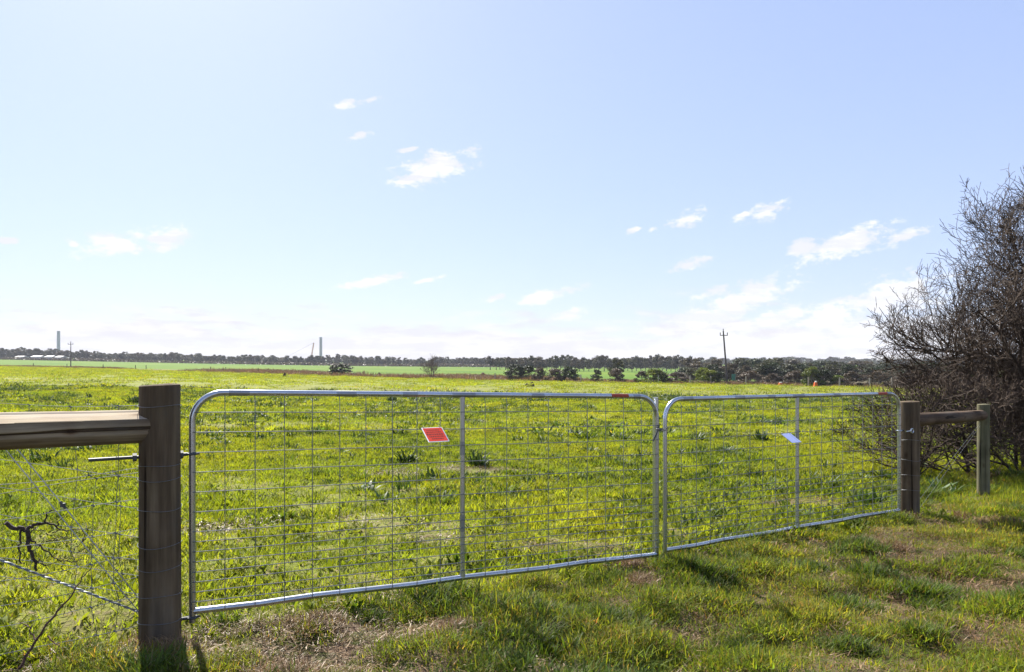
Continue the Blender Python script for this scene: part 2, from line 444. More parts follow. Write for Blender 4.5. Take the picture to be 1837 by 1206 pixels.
# ------------------------------------------------------------------ posts and rails
POST_L = Vector((-1.728, 3.42, 0)); POST_R = Vector((3.80, 6.665, 0)); BRACE_R = P(1764, 888, 7.63)
for p in (POST_L, POST_R, BRACE_R): p.z = g(p.x, p.y)
BRACE_L = POST_L - GDIR * 2.15; BRACE_L.z = g(BRACE_L.x, BRACE_L.y)

def post_mesh(base, top_z, r, seed, taper=.97, rings=26, sides=40, slant=0.0):
    rs = random.Random(seed); mb = MB(); z0 = base.z - .35
    lump = [rs.uniform(-1, 1) for _ in range(sides)]
    for i in range(rings + 3):
        t = min(i / rings, 1); z = z0 + (top_z - z0) * t; rr = r * (1 - (1 - taper) * t)
        if i == rings + 1: rr *= .93; z += .004
        if i == rings + 2: rr *= .45; z += .007
        for k in range(sides):
            th = 2 * math.pi * k / sides
            n = mnoise.noise(Vector((math.cos(th) * 1.6 + seed, math.sin(th) * 1.6, z * 1.1)))
            n2 = mnoise.noise(Vector((math.cos(th) * 7 + seed, math.sin(th) * 7, z * .8)))
            rad = rr * (1 + .035 * n + .022 * n2)
            zz = z + (slant * math.cos(th) if i >= rings else 0)
            mb.v.append((base.x + rad * math.cos(th), base.y + rad * math.sin(th), zz))
    for i in range(rings + 2):
        for k in range(sides):
            k2 = (k + 1) % sides; mb.f.append((i * sides + k, i * sides + k2, (i + 1) * sides + k2, (i + 1) * sides + k))
    mb.f.append(tuple((rings + 2) * sides + k for k in range(sides)))
    return mb

def rail_mesh(a, b, r0, r1, seed, chip=True, n=60, sides=36):
    d = (b - a).normalized(); side = d.cross(Vector((0, 0, 1))).normalized(); up = side.cross(d); mb = MB(); mb.cut = set()
    for i in range(n + 1):
        t = i / n; c = a + (b - a) * t; r = r0 + (r1 - r0) * t
        for k in range(sides):
            th = 2 * math.pi * k / sides
            nn = mnoise.noise(Vector((math.cos(th) * 1.4 + seed, math.sin(th) * 1.4, t * 2.2))) * .05 + mnoise.noise(Vector((math.cos(th) * 5, math.sin(th) * 5 + seed, t * 4))) * .02
            rr = r * (1 + nn)
            x, y = rr * math.cos(th), rr * math.sin(th)
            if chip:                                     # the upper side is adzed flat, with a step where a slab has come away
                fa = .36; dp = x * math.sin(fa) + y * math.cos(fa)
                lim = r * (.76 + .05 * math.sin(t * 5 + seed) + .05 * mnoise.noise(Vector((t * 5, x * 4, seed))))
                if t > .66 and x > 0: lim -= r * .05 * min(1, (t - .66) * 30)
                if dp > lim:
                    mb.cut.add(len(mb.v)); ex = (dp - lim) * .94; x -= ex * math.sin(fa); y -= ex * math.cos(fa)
                if abs(th - 6.1) < .09: x *= .955; y *= .955          # the long drying crack
            mb.v.append(tuple(c + side * x + up * y))
    for i in range(n):
        for k in range(sides):
            k2 = (k + 1) % sides; mb.f.append((i * sides + k, i * sides + k2, (i + 1) * sides + k2, (i + 1) * sides + k))
    mb.f.append(tuple(reversed(range(sides)))); mb.f.append(tuple(n * sides + k for k in range(sides)))
    return mb

def ring_pts(c, r, n=28, wob=.006, seed=0, tilt=0.0):
    rs = random.Random(seed); ph = rs.uniform(0, 6)
    return [(c.x + r * math.cos(2 * math.pi * k / n), c.y + r * math.sin(2 * math.pi * k / n), c.z + wob * math.sin(2 * math.pi * k / n * 2 + ph) + tilt * math.cos(2 * math.pi * k / n + ph)) for k in range(n + 1)]

def zat(py, Y): return ZC - (py - HY) / F * Y

# left gate post with its hinge bolt and the wires strained round it
tl = thing('strainer_post', 'thick dark weathered timber gate post at the left end of the gates', 'post', POST_L)
post_mesh(POST_L, zat(692, 3.40), .095, 1, slant=.004).build('post_shaft', M_POST, tl, POST_L)
for i, (py, tilt) in enumerate(((836, .008), (864, .003), (918, .004), (984, .002), (1026, .004), (1073, .003), (1121, .004), (730, .003))):
    MB().tube(ring_pts(Vector((POST_L.x, POST_L.y, zat(py, 3.33))), .0985 if i else .097, seed=i, tilt=tilt), .0013, 5, False).build('wire_loop', M_WIRE, tl, POST_L)
hb = Vector((POST_L.x, POST_L.y, zat(818, 3.42)))
bolt = MB().tube([hb - GDIR * .30, hb + GDIR * .118], .0085, 8).build('hinge_bolt', M_IRON, tl, POST_L)
for q0, q1 in ((.090, .104), (-.118, -.100)): MB().tube([hb + GDIR * q0, hb + GDIR * q1], .02, 6).build('bolt_nut', M_IRON, bolt, POST_L)

rail_top = 1.108
tr_ = thing('brace_rail', 'pale topped round timber rail running left from the left gate post', 'rail', BRACE_L + Vector((0, 0, 1.0)))
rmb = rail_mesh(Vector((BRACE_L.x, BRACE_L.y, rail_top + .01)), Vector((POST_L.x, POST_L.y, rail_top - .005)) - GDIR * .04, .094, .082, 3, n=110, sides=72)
rlog = rmb.build('rail_log', M_RAIL, tr_, tr_.location); rlog.data.materials.append(M_CUT_SUN)        # paler wood on the adzed upper face paints in its strip of sunlight
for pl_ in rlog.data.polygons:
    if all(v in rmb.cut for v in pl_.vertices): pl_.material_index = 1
tb = thing('brace_post', 'timber brace post carrying the left rail outside the picture edge', 'post', BRACE_L)
post_mesh(BRACE_L - GDIR * .0, 1.24, .075, 9).build('post_shaft', M_POST2, tb, BRACE_L)

tp = thing('strainer_post', 'brown timber gate post at the right end beside the bare bush', 'post', POST_R)
post_mesh(POST_R, zat(721, 6.66), .090, 5, slant=.003).build('post_shaft', M_POST, tp, POST_R)
for i, py in enumerate((790, 826, 853, 880)):
    MB().tube(ring_pts(Vector((POST_R.x, POST_R.y, zat(py, 6.6))), .0935, seed=20 + i), .0014, 5, False).build('wire_loop', M_WIRE, tp, POST_R)
hr = Vector((POST_R.x, POST_R.y, zat(773, 6.57)))
fr = Vector((-.30, -.954, 0))
eye = MB(); c = hr + Vector((-.03, -.101, 0))
eye.tube([tuple(c + GDIR * (.021 * math.cos(a)) + Vector((0, 0, .021 * math.sin(a)))) for a in np.linspace(0, 2 * math.pi, 17)], .0065, 7, False)
eye.tube([c - GDIR * .02, c - GDIR * .1], .006, 7)
eye.build('hinge_eye', M_GALV, tp, POST_R)
t4 = thing('brace_post', 'shorter slim timber post under the bare bush at the right', 'post', BRACE_R)
post_mesh(BRACE_R, zat(726, 7.63), .062, 11, slant=.002).build('post_shaft', M_POST2, t4, BRACE_R)
t5 = thing('brace_rail', 'short reddish brown timber rail between the two right hand posts', 'rail', POST_R + Vector((0, 0, .8)))
ra = Vector((POST_R.x, POST_R.y, zat(753, 6.72))) + GDIR * .05; rb = Vector((BRACE_R.x, BRACE_R.y, zat(746, 7.55))) - GDIR * .02
rail_mesh(ra, rb, .062, .058, 8, chip=False, n=30, sides=24).build('rail_log', M_RAIL2, t5, t5.location)
sp = thing('brace_wire', 'twin bright brace wires slanting between the two right hand posts', 'wire', POST_R + GDIR * .7)
for k, dz in ((0, 0), (1, .03)):
    a = POST_R + GDIR * .1 + Vector((0, 0, .02 + dz * 3)); b = BRACE_R - GDIR * .05 + Vector((0, 0, .78 + dz))
    MB().tube([a, b], .0012, 5).build('wire', M_WIRE, sp, sp.location)

# ------------------------------------------------------------------ gates
PR = .0165
def gate(name, label, A, B, zA, zB, H, sign_kind):
    """A, B plan positions of the end uprights; zA, zB heights of the top rail there"""
    A3 = Vector((A[0], A[1], 0)); B3 = Vector((B[0], B[1], 0)); Lg = (B3 - A3).length; d = (B3 - A3) / Lg
    base = Vector((A[0], A[1], g(*A)))
    root = thing(name, label, 'gate', base, 'the two leaves of the farm gate')
    nrm = Vector((d.y, -d.x, 0))                       # towards the camera
    def pt(u, h, off=0.0):                             # u along the leaf, h below the top rail
        return A3 + d * u + Vector((0, 0, zA + (zB - zA) * u / Lg - h)) + nrm * off
    rc = .15
    path = [pt(0, H + .055), pt(0, H * .55), pt(0, rc)]
    for k in range(1, 9):
        a = math.pi / 2 * k / 9; path.append(pt(rc - rc * math.cos(a), rc - rc * math.sin(a)))
    path += [pt(rc + (Lg - 2 * rc) * k / 12, 0) for k in range(13)]
    for k in range(1, 9):
        a = math.pi / 2 * k / 9; path.append(pt(Lg - rc + rc * math.sin(a), rc - rc * math.cos(a)))
    path += [pt(Lg, rc), pt(Lg, H * .55), pt(Lg, H + .055)]
    MB().tube(path, PR, 14).build('pipe_frame', M_GALV, root, base)
    bot = [pt(.0, H)] + [pt(.03 + (Lg - .06) * k / 10, H + .004 * math.sin(k * 2.1)) for k in range(11)] + [pt(Lg, H)]
    MB().tube(bot, PR, 14).build('bottom_rail', M_GALV, root, base)
    mid = MB().tube([pt(Lg / 2, .012), pt(Lg / 2, .09), pt(Lg / 2, H - .05), pt(Lg / 2, H - .008)], [PR * 1.0, PR * .92, PR * .92, PR * 1.15], 14).build('middle_upright', M_GALV, root, base)
    # dull zinc paint where the pipes and wires were welded
    for (u, h0, h1) in ((Lg / 2, .28, .36), (Lg / 2, .72, .82)):
        MB().tube([pt(u, h0), pt(u, h1)], PR * .96, 14, False).build('weld_patch', M_DULL, mid, base)
    for (u0, u1) in ((rc + .02, rc + .12), (.72, .83), (1.10, 1.19), (Lg / 2 - .07, Lg / 2 + .08), (Lg * .66, Lg * .69), (Lg - rc - .06, Lg - rc)):
        MB().tube([pt(u0, 0), pt(u1, 0)], PR * 1.03, 14, False).build('weld_patch', M_DULL, root, base)
    # mesh infill: every wire its own piece
    rows = [.1 * k for k in range(1, 8)] + [.7 + (H - .7) / 8 * k for k in range(1, 8)]
    rs = random.Random(hash(label) % 1000)
    for h in rows:
        bow = rs.uniform(-.004, .004)
        off = PR + .004
        inset = .0 if h > rc else rc - math.sqrt(max(0, rc * rc - (rc - h) ** 2))
        MB().tube([pt(inset + (Lg - 2 * inset) * k / 10, h + bow * math.sin(math.pi * k / 10) + rs.uniform(-.0015, .0015), off * .82) for k in range(11)], .0025, 5).build('mesh_wire', M_WIRE, root, base)
    n = 20
    for i in range(1, n):
        if i == n // 2: continue
        u = Lg * i / n + rs.uniform(-.004, .004)
        top = 0.0 if rc < u < Lg - rc else .03
        MB().tube([pt(u, top, .006), pt(u, .05, PR), pt(u, H * .5, PR + rs.uniform(-.003, .003)), pt(u, H - .03, PR), pt(u, H, PR + .002)], .0022, 5).build('mesh_wire', M_WIRE, root, base)
    return root, pt, d, nrm, Lg, base

G1 = gate('farm_gate', 'left leaf of the galvanised mesh farm gate with the red sign', (-1.606, 3.50), (1.010, 4.867), zat(704, 3.5), zat(711.5, 4.867), 1.10, 'red')
G2 = gate('farm_gate', 'right leaf of the galvanised mesh farm gate with the pale blank sign', (1.114, 5.074), (3.656, 6.58), zat(716.5, 5.074), zat(706, 6.58), 1.10, 'white')
M_STICK = plain('red_orange_sticker', (.34, .065, .035), .6, .15, 30)

def sticker(Gt, u0, u1):
    root, pt, d, nrm, Lg, base = Gt
    mb = MB(); up = Vector((0, 0, 1)); n = 8
    for u in (u0, u1):
        for k in range(n + 1):
            a = R(-20 + 85 * k / n)
            mb.v.append(tuple(pt(u, 0) + nrm * ((PR + .0012) * math.cos(a)) + up * ((PR + .0012) * math.sin(a))))
    for k in range(n): mb.f.append((k, n + 1 + k, n + 2 + k, k + 1))
    mb.build('size_sticker', M_STICK, root, base)
sticker(G1, 2.56, 2.70); sticker(G2, 2.60, 2.74)

# hinge straps and bottom hinges of the leaves
def strap(Gt, u, h, out):
    root, pt, d, nrm, Lg, base = Gt
    mb = MB(); c = pt(u, h)
    mb.tube([tuple(c + d * (.022 * math.cos(a)) + nrm * (.022 * math.sin(a)) + Vector((0, 0, 0))) for a in np.linspace(0, 2 * math.pi, 17)], .006, 7, False)
    mb.tube([c + d * (.02 * out), c + d * (.065 * out)], .009, 8)
    mb.build('hinge_strap', M_IRON if out < 0 else M_GALV, root, base)
    MB().tube([c - d * (.02 * out), c - d * (.034 * out)], .006, 6).build('hinge_pin', M_IRON, root, base)
strap(G1, 0, G1[1](0, 0).z - hb.z, -1); strap(G1, 0, 1.13, -1)
strap(G2, G2[4], G2[1](G2[4], 0).z - hr.z, 1)

# signs, hanging from a mesh wire and kicked out towards the viewer
def paint(name, c, rough=.45):
    return plain(name, c, rough, .06, 20, .12)
M_RED = paint('red_sign_paint', (.50, .022, .008), .75); M_WHITE = paint('white_sign_edge', (.72, .72, .74)); M_INK = paint('dark_sign_print', (.17, .015, .012)); M_PALE = paint('pale_sign_face', (.30, .36, .60), .35)
def hang_sign(Gt, u, h, w, ht, name, label, red):
    root, pt, d, nrm, Lg, base = Gt
    o = pt(u, h, .026)
    dv = (nrm * .861 + Vector((0, 0, -.508))).normalized(); dn = d.cross(dv).normalized()
    if dn.dot(nrm) < 0: dn = -dn
    t = thing(name, label, 'sign', o)
    def slab(u0, u1, v0, v1, n0, n1, nm, m, par):
        mb = MB()
        for nn in (n0, n1):
            for (a, b) in ((u0, v0), (u1, v0), (u1, v1), (u0, v1)): mb.v.append(tuple(o + d * a + dv * b + dn * nn))
        mb.f = [(3,2,1,0),(4,5,6,7),(0,1,5,4),(1,2,6,5),(2,3,7,6),(3,0,4,7)]
        return mb.build(nm, m, par, o, smooth=False)
    pl = slab(0, w, 0, ht, 0, .0022, 'plate', M_WHITE if red else M_PALE, t)
    if red:
        f = slab(.006, w - .006, .006, ht - .006, .0022, .0030, 'red_face', M_RED, t)
        rs = random.Random(4)
        for i, (y, hh, x0, x1) in enumerate(((.022, .010, .022, .10), (.042, .010, .016, .108), (.062, .013, .012, .112), (.084, .012, .02, .112), (.106, .010, .03, .10))):
            x = x0                                       # lines of small dark print, too small to read
            while x < x1:
                wd = rs.uniform(.004, .013)
                slab(x, min(x + wd, x1), y, y + hh, .0030, .0035, 'print_mark', M_INK, f); x += wd + .003
    for uu in (.015, w - .015):
        tie = MB(); c = o + d * uu
        tie.tube([tuple(c + nrm * (.012 * math.cos(a) - .006) + Vector((0, 0, .012 * math.sin(a)))) for a in np.linspace(0, 2 * math.pi, 11)], .0012, 5, False)
        tie.build('wire_tie', M_WIRE, t, o)
    return t
def u_of(Gt, px):                                        # where along the leaf a pixel column falls
    root, pt, d, nrm, Lg, base = Gt
    best = min(np.linspace(0, Lg, 800), key=lambda u: abs(CX + F * pt(u, 0).x / pt(u, 0).y - px)); return float(best)
u1 = u_of(G1, 753); hang_sign(G1, u1, .195, .128, .140, 'warning_sign', 'small red warning sign with white border tilted out from the left gate leaf', True)
u2 = u_of(G2, 1396); hang_sign(G2, u2, .305, .115, .125, 'blank_sign', 'small pale blank sign tilted out from the right gate leaf', False)

# centre stop post and the chain that holds the leaves together
cp = P(1176, 1008, 4.93); cp.z = g(cp.x, cp.y)
ct = thing('stop_post', 'galvanised steel stop post standing between the two gate leaves', 'post', cp)
zt = zat(713, 4.93)
MB().tube([(cp.x, cp.y, cp.z - .25), (cp.x, cp.y, zt)], .021, 16).build('post_pipe', M_GALV, ct, cp)
lt = thing('gate_chain', 'short chain and latch bar tying the two gate leaves together', 'chain', G1[1](G1[4], .25))
a = G1[1](G1[4] - .012, .225, .026); b2 = G2[1](.008, .205, .024)
nl = 7
for k in range(nl):
    c = a.lerp(b2, (k + .5) / nl) - Vector((0, 0, .016 * math.sin(math.pi * (k + .5) / nl)))
    dd = (b2 - a).normalized(); up = Vector((0, 0, 1)) if k % 2 else dd.cross(Vector((0, 0, 1))).normalized()
    MB().tube([tuple(c + dd * (.0145 * math.cos(t)) + up * (.0075 * math.sin(t))) for t in np.linspace(0, 2 * math.pi, 13)], .0028, 6, False).build('chain_link', M_IRON, lt, lt.location)
MB().tube([a + Vector((.01, -.004, .03)), a + Vector((.0, -.006, -.01)), a + Vector((-.035, -.01, -.085))], .0055, 7).build('latch_bar', M_IRON, lt, lt.location)
MB().tube([tuple(a + Vector((.014 + .022 * math.cos(t), .022 * math.sin(t), 0))) for t in np.linspace(0, 2 * math.pi, 15)], .0045, 6, False).build('latch_collar', M_IRON, lt, lt.location)

# ------------------------------------------------------------------ wire fences at the left
def net(name, label, A, B, za, zb, heights, stays, sag, seed, rw=.0016):
    rs = random.Random(seed); root = thing(name, label, 'fence', Vector((A.x, A.y, g(A.x, A.y))))
    og = root.location; n = 22; lines = []
    for h0, h1 in heights:
        s = rs.uniform(.3, 1.0) * sag; ph = rs.uniform(0, 6)
        pts = []
        for k in range(n + 1):
            t = k / n; p = A.lerp(B, t); z = h0 + (h1 - h0) * t - s * 4 * t * (1 - t) + .012 * math.sin(t * 9 + ph) * min(1, 6 * t)
            pts.append(Vector((p.x + .01 * math.sin(t * 7 + ph), p.y + .01 * math.cos(t * 5 + ph), z)))
        lines.append(pts); MB().tube(pts, rw, 5, False).build('fence_wire', M_WIRE, root, og)
    for t in stays:
        k = int(t * n)
        pts = [Vector(l[k]) + Vector((rs.uniform(-.01, .01), rs.uniform(-.01, .01), 0)) for l in lines]
        st = MB().tube(pts, rw * .95, 5, False).build('stay_wire', M_WIRE, root, og)
        for p in pts: MB().tube([p + Vector((-.008, 0, .004)), p + Vector((.008, 0, -.004))], .0035, 5).build('wire_knot', M_WIRE, st, og)
    return root
FL = POST_L + Vector((-1.19, .55, 0)).normalized() * 4.2
gl = g(FL.x, FL.y)
net('wire_fence', 'sagging netting fence running away behind the left rail', POST_L + Vector((-.085, .03, 0)), FL, 0, 0,
    [(zat(728, 3.4), 1.19 + gl), (zat(862, 3.4), .98 + gl), (zat(918, 3.4), .80 + gl), (zat(970, 3.4), .64 + gl), (zat(1010, 3.4), .48 + gl), (zat(1042, 3.4), .33 + gl), (zat(1075, 3.4), .18 + gl)],
    [.09, .18, .27, .36, .45, .54, .63, .72, .81, .9], .05, 5)
net('wire_fence', 'slack ring netting strung under the left rail from the dark post', POST_L - GDIR * .09, BRACE_L, 0, 0,
    [(zat(838, 3.4), .86), (zat(846, 3.4), .80), (zat(893, 3.4), .68), (zat(946, 3.4), .54), (zat(990, 3.4), .42), (zat(1032, 3.4), .29), (zat(1066, 3.4), .20), (zat(1120, 3.4), .06)],
    [.06, .12, .30, .45, .58, .7, .82], .05, 12)
bw = thing('brace_wire', 'pair of bright straight brace wires slanting down to the left post', 'wire', POST_L - GDIR * .6)
for k, (px0, py0) in enumerate(((-8, 785), (14, 785))):
    a = P(px0, py0, 3.165); a2 = POST_L - GDIR * .085; a2.z = zat(1098 - k * 24, 3.4)
    dirv = (a - a2); a = a2 + dirv * 1.12
    w_ = MB().tube([a, a2], .0024, 6).build('wire', M_BRIGHT, bw, bw.location)
    if k == 1:
        c = a2 + dirv * .60
        s = MB(); s.tube([c - dirv.normalized() * .02, c + dirv.normalized() * .02], .007, 6); s.box(c, (.018, .014, .018)); s.build('wire_joiner', M_IRON, w_, bw.location)
cb = thing('twisted_cable', 'thick twisted steel cable slanting to the foot of the left post', 'cable', POST_L - GDIR * .5)
ca = POST_L - GDIR * .085; ca.z = zat(1096, 3.4); cb0 = P(-60, 982, 3.12)
for k in range(2):
    pts = []
    for i in range(90):
        t = i / 89; p = ca.lerp(cb0, t); th = t * 70 + k * math.pi
        pts.append(p + Vector((.15, -.2, .97)) * (.0035 * math.cos(th)) + Vector((.5, -.86, 0)) * (.0035 * math.sin(th)))
    MB().tube(pts, .0036, 6, False).build('cable_strand', M_CABLEZ, cb, cb.location)

# dead branch caught in the wires, and the bramble cane below it
M_BARK = plain('dead_bark', (.05, .036, .03), .85, .4, 30)
M_CANE = plain('red_cane_bark', (.085, .042, .032), .75, .35, 30)
db = thing('dead_branch', 'forked dark dead branch caught in the left fence wires', 'branch', P(50, 955, 3.3))
def cane(pxs, Y, r0, r1, m, parent, name='branch_stem', sub=4, wig=.006):
    pts = [P(x, y, Y + dy) for (x, y, dy) in pxs]; out = []
    for i in range(len(pts) - 1):
        for k in range(sub): out.append(pts[i].lerp(pts[i + 1], k / sub) + Vector([random.uniform(-wig, wig) for _ in range(3)]))
    out.append(pts[-1]); n = len(out)
    MB().tube(out, [1.25 * (r0 + (r1 - r0) * i / (n - 1)) for i in range(n)], 7, True, .12).build(name, m, parent, parent.location)
cane([(12,938,0),(30,948,.01),(50,952,.02)], 3.26, .0085, .008, M_BARK, db)
cane([(48,951,0),(52,975,-.01),(58,998,0),(66,1024,.02)], 3.28, .0095, .004, M_BARK, db)
cane([(47,951,0),(62,944,.02),(80,938,.04),(100,944,.06),(122,955,.08)], 3.28, .0075, .002, M_BARK, db)
cane([(78,939,0),(82,925,.02),(90,916,.05),(104,913,.08)], 3.31, .004, .0014, M_BARK, db)
cane([(37,951,0),(35,975,-.02),(35,995,-.02),(38,1012,-.01)], 3.27, .004, .0025, M_BARK, db)
cane([(52,965,0),(70,980,.02),(90,995,.05),(110,1008,.1)], 3.28, .004, .0014, M_BARK, db)
cane([(100,943,0),(112,932,.03),(122,917,.05)], 3.34, .003, .0012, M_BARK, db)
cane([(60,1005,0),(78,1014,.03),(100,1008,.06)], 3.29, .003, .001, M_BARK, db)
cane([(80,972,0),(98,970,.02),(115,966,.04),(150,960,.1)], 3.33, .003, .001, M_BARK, db)
rt = random.Random(31)
for _ in range(16):                                     # fine side twigs of the caught branch
    x0, y0 = rt.uniform(55, 150), rt.uniform(945, 1018); pts_ = [(x0, y0, 0)]; an = rt.uniform(-1.2, 1.2)
    for k in range(3): x0 += 13 * math.cos(an); y0 += 11 * math.sin(an); an += rt.uniform(-.6, .6); pts_.append((x0, y0, .03 * (k + 1) * rt.uniform(-.3, 1)))
    cane(pts_, 3.33, .0020, .0008, M_BARK, db, 'side_twig')
bc = thing('bramble_cane', 'thin reddish leafless bramble cane rising in the bottom left corner', 'branch', P(30, 1200, 3.0))
cane([(26,1215,0),(40,1190,.02),(62,1155,.05),(85,1120,.08),(110,1090,.12),(132,1060,.15),(148,1038,.2),(165,1016,.24)], 3.0, .0055, .0014, M_CANE, bc, 'cane_stem')
cane([(66,1150,0),(55,1130,.03),(45,1122,.06),(33,1115,.08)], 3.06, .003, .0012, M_CANE, bc, 'cane_stem')
cane([(84,1142,0),(100,1156,-.03),(112,1164,-.05)], 3.06, .0025, .001, M_CANE, bc, 'cane_stem')

# ------------------------------------------------------------------ grass
def tuft(name, n, rad, lmin, lmax, w, lean, material, tintf, segs=3, broad=False, flat=0.0, mess=0.0):
    """one clump of blades: triangles strips that bend outwards"""
    V = []; Fc = []; T = []
    for i in range(n):
        a = random.uniform(0, 2 * math.pi); r = rad * math.sqrt(random.random())
        x, y = r * math.cos(a), r * math.sin(a)
        ln = random.uniform(lmin, lmax) * (1 - .35 * (r / rad) ** 2 if rad > 0 else 1); da = a + random.gauss(0, .9) if not flat and random.random() > mess else random.uniform(0, 6.283)
        dx, dy = math.cos(da), math.sin(da); th = abs(random.gauss(lean, .28)) if not flat else random.uniform(.95, 1.5)
        curl = random.uniform(.2, 1.1); wd = w * random.uniform(.6, 1.3)
        tw = random.uniform(0, math.pi); px_, py_ = math.cos(tw), math.sin(tw)
        px_, py_ = (-dy * .8 + px_ * .5, dx * .8 + py_ * .5)
        o = len(V); cx, cy, cz = x, y, (-.01 if not flat else random.uniform(.0, flat)); st = ln / segs
        t = tintf()
        for k in range(segs + 1):
            f = k / segs
            ww = wd * (1 - f ** 1.6) if not broad else wd * (.25 + 1.5 * math.sin(math.pi * min(f * .93 + .05, 1)) * .75)
            if k < segs or broad:
                V.append((cx - px_ * ww / 2, cy - py_ * ww / 2, cz)); V.append((cx + px_ * ww / 2, cy + py_ * ww / 2, cz)); T += [t, t]
            else:
                V.append((cx, cy, cz)); T.append(t)
            an = th + curl * f
            cx += dx * math.sin(an) * st; cy += dy * math.sin(an) * st; cz += math.cos(an) * st
            if flat and cz < .003: cz = .003
        for k in range(segs):
            if k < segs - 1 or broad: Fc.append((o + 2 * k, o + 2 * k + 1, o + 2 * k + 3, o + 2 * k + 2))
            else: Fc.append((o + 2 * k, o + 2 * k + 1, o + 2 * k + 2))
    me = bpy.data.meshes.new(name); me.from_pydata(V, [], Fc)
    at = me.color_attributes.new('tint', 'FLOAT_COLOR', 'POINT')
    at.data.foreach_set('color', np.array([(t[0], t[1], t[2], 1) for t in T], dtype=np.float32).ravel())
    me.polygons.foreach_set('use_smooth', [True] * len(me.polygons)); me.materials.append(material)
    return bpy.data.objects.new(name, me)

def tg(lo=.7, hi=1.3, hue=.15, dead=0.0):
    def f():
        if random.random() < dead: return (random.uniform(1.3, 2.2), random.uniform(.85, 1.3), random.uniform(1.8, 4.2))
        v = random.uniform(lo, hi); h = random.uniform(-hue, hue); return (v * (1 + h), v, v * (1 - h))
    return f

def scatter(name, label, pts, scl, idx, protos, tilt=.12, zs=None):
    c = bpy.data.collections.new(name + '_sources')
    for i, o in enumerate(protos):
        o.name = 'source_%02d_%s' % (i, o.name); c.objects.link(o)
    n = len(pts); me = bpy.data.meshes.new(name); me.vertices.add(n); me.vertices.foreach_set('co', np.asarray(pts, np.float32).ravel())
    rot = np.stack((rng.normal(0, tilt, n), rng.normal(0, tilt, n), rng.uniform(0, 2 * math.pi, n)), -1)
    s3 = np.stack((scl, scl, scl * (zs if zs is not None else 1)), -1)
    for nm, ty, dat, key in (('rot', 'FLOAT_VECTOR', rot, 'vector'), ('scl', 'FLOAT_VECTOR', s3, 'vector'), ('idx', 'INT', np.asarray(idx, np.int32), 'value')):
        at = me.attributes.new(nm, ty, 'POINT'); at.data.foreach_set(key, np.ascontiguousarray(dat, np.int32 if ty == 'INT' else np.float32).ravel())
    o = bpy.data.objects.new(name, me); COL.objects.link(o); o['kind'] = 'stuff'; o['label'] = label; o['category'] = 'grass'
    ng = bpy.data.node_groups.new(name + '_scatter', 'GeometryNodeTree')
    ng.interface.new_socket('Geometry', in_out='INPUT', socket_type='NodeSocketGeometry'); ng.interface.new_socket('Geometry', in_out='OUTPUT', socket_type='NodeSocketGeometry')
    N, L = ng.nodes.new, ng.links.new
    gi, go = N('NodeGroupInput'), N('NodeGroupOutput'); ip = N('GeometryNodeInstanceOnPoints'); ci = N('GeometryNodeCollectionInfo')
    ci.inputs[0].default_value = c; ci.inputs['Separate Children'].default_value = True; ci.inputs['Reset Children'].default_value = True
    def na(nm, ty):
        x = N('GeometryNodeInputNamedAttribute'); x.data_type = ty; x.inputs[0].default_value = nm; return x.outputs[0]
    er = N('FunctionNodeEulerToRotation'); L(na('rot', 'FLOAT_VECTOR'), er.inputs[0])
    L(gi.outputs[0], ip.inputs['Points']); L(ci.outputs[0], ip.inputs['Instance']); ip.inputs['Pick Instance'].default_value = True
    L(na('idx', 'INT'), ip.inputs['Instance Index']); L(er.outputs[0], ip.inputs['Rotation']); L(na('scl', 'FLOAT_VECTOR'), ip.inputs['Scale']); L(ip.outputs[0], go.inputs[0])
    md = o.modifiers.new('scatter', 'NODES'); md.node_group = ng
    return o

def vn(x, y, s, seed):
    """value noise 0..1, vectorised"""
    x = x * s + seed * 17.3; y = y * s + seed * 7.7
    xi, yi = np.floor(x).astype(int), np.floor(y).astype(int); fx, fy = x - xi, y - yi
    fx = fx * fx * (3 - 2 * fx); fy = fy * fy * (3 - 2 * fy)
    def h(a, b):
        n = (a * 374761393 + b * 668265263 + int(seed * 1013)) & 0x7fffffff
        n = ((n ^ (n >> 13)) * 1274126177) & 0x7fffffff
        return ((n ^ (n >> 16)) & 0xffff) / 65535.0
    return (h(xi, yi) * (1 - fx) + h(xi + 1, yi) * fx) * (1 - fy) + (h(xi, yi + 1) * (1 - fx) + h(xi + 1, yi + 1) * fx) * fy
def fbm(x, y, s, seed): return vn(x, y, s, seed) * .55 + vn(x, y, s * 2.1, seed + 1) * .3 + vn(x, y, s * 4.3, seed + 2) * .15

def gate_side(x, y):                                     # > 0 behind the gate line
    return (x + 1.606) * -GDIR.y + (y - 3.5) * GDIR.x
def wedge(n, y0, y1, side=.80, m=1.2, power=1.0):
    """random points in the view wedge and a step to either side; power>1 favours the near end"""
    t = rng.random(n) ** power
    y = np.sqrt(y0 ** 2 + t * (y1 ** 2 - y0 ** 2)); x = rng.uniform(-1, 1, n) * (side * y + m); return x, y

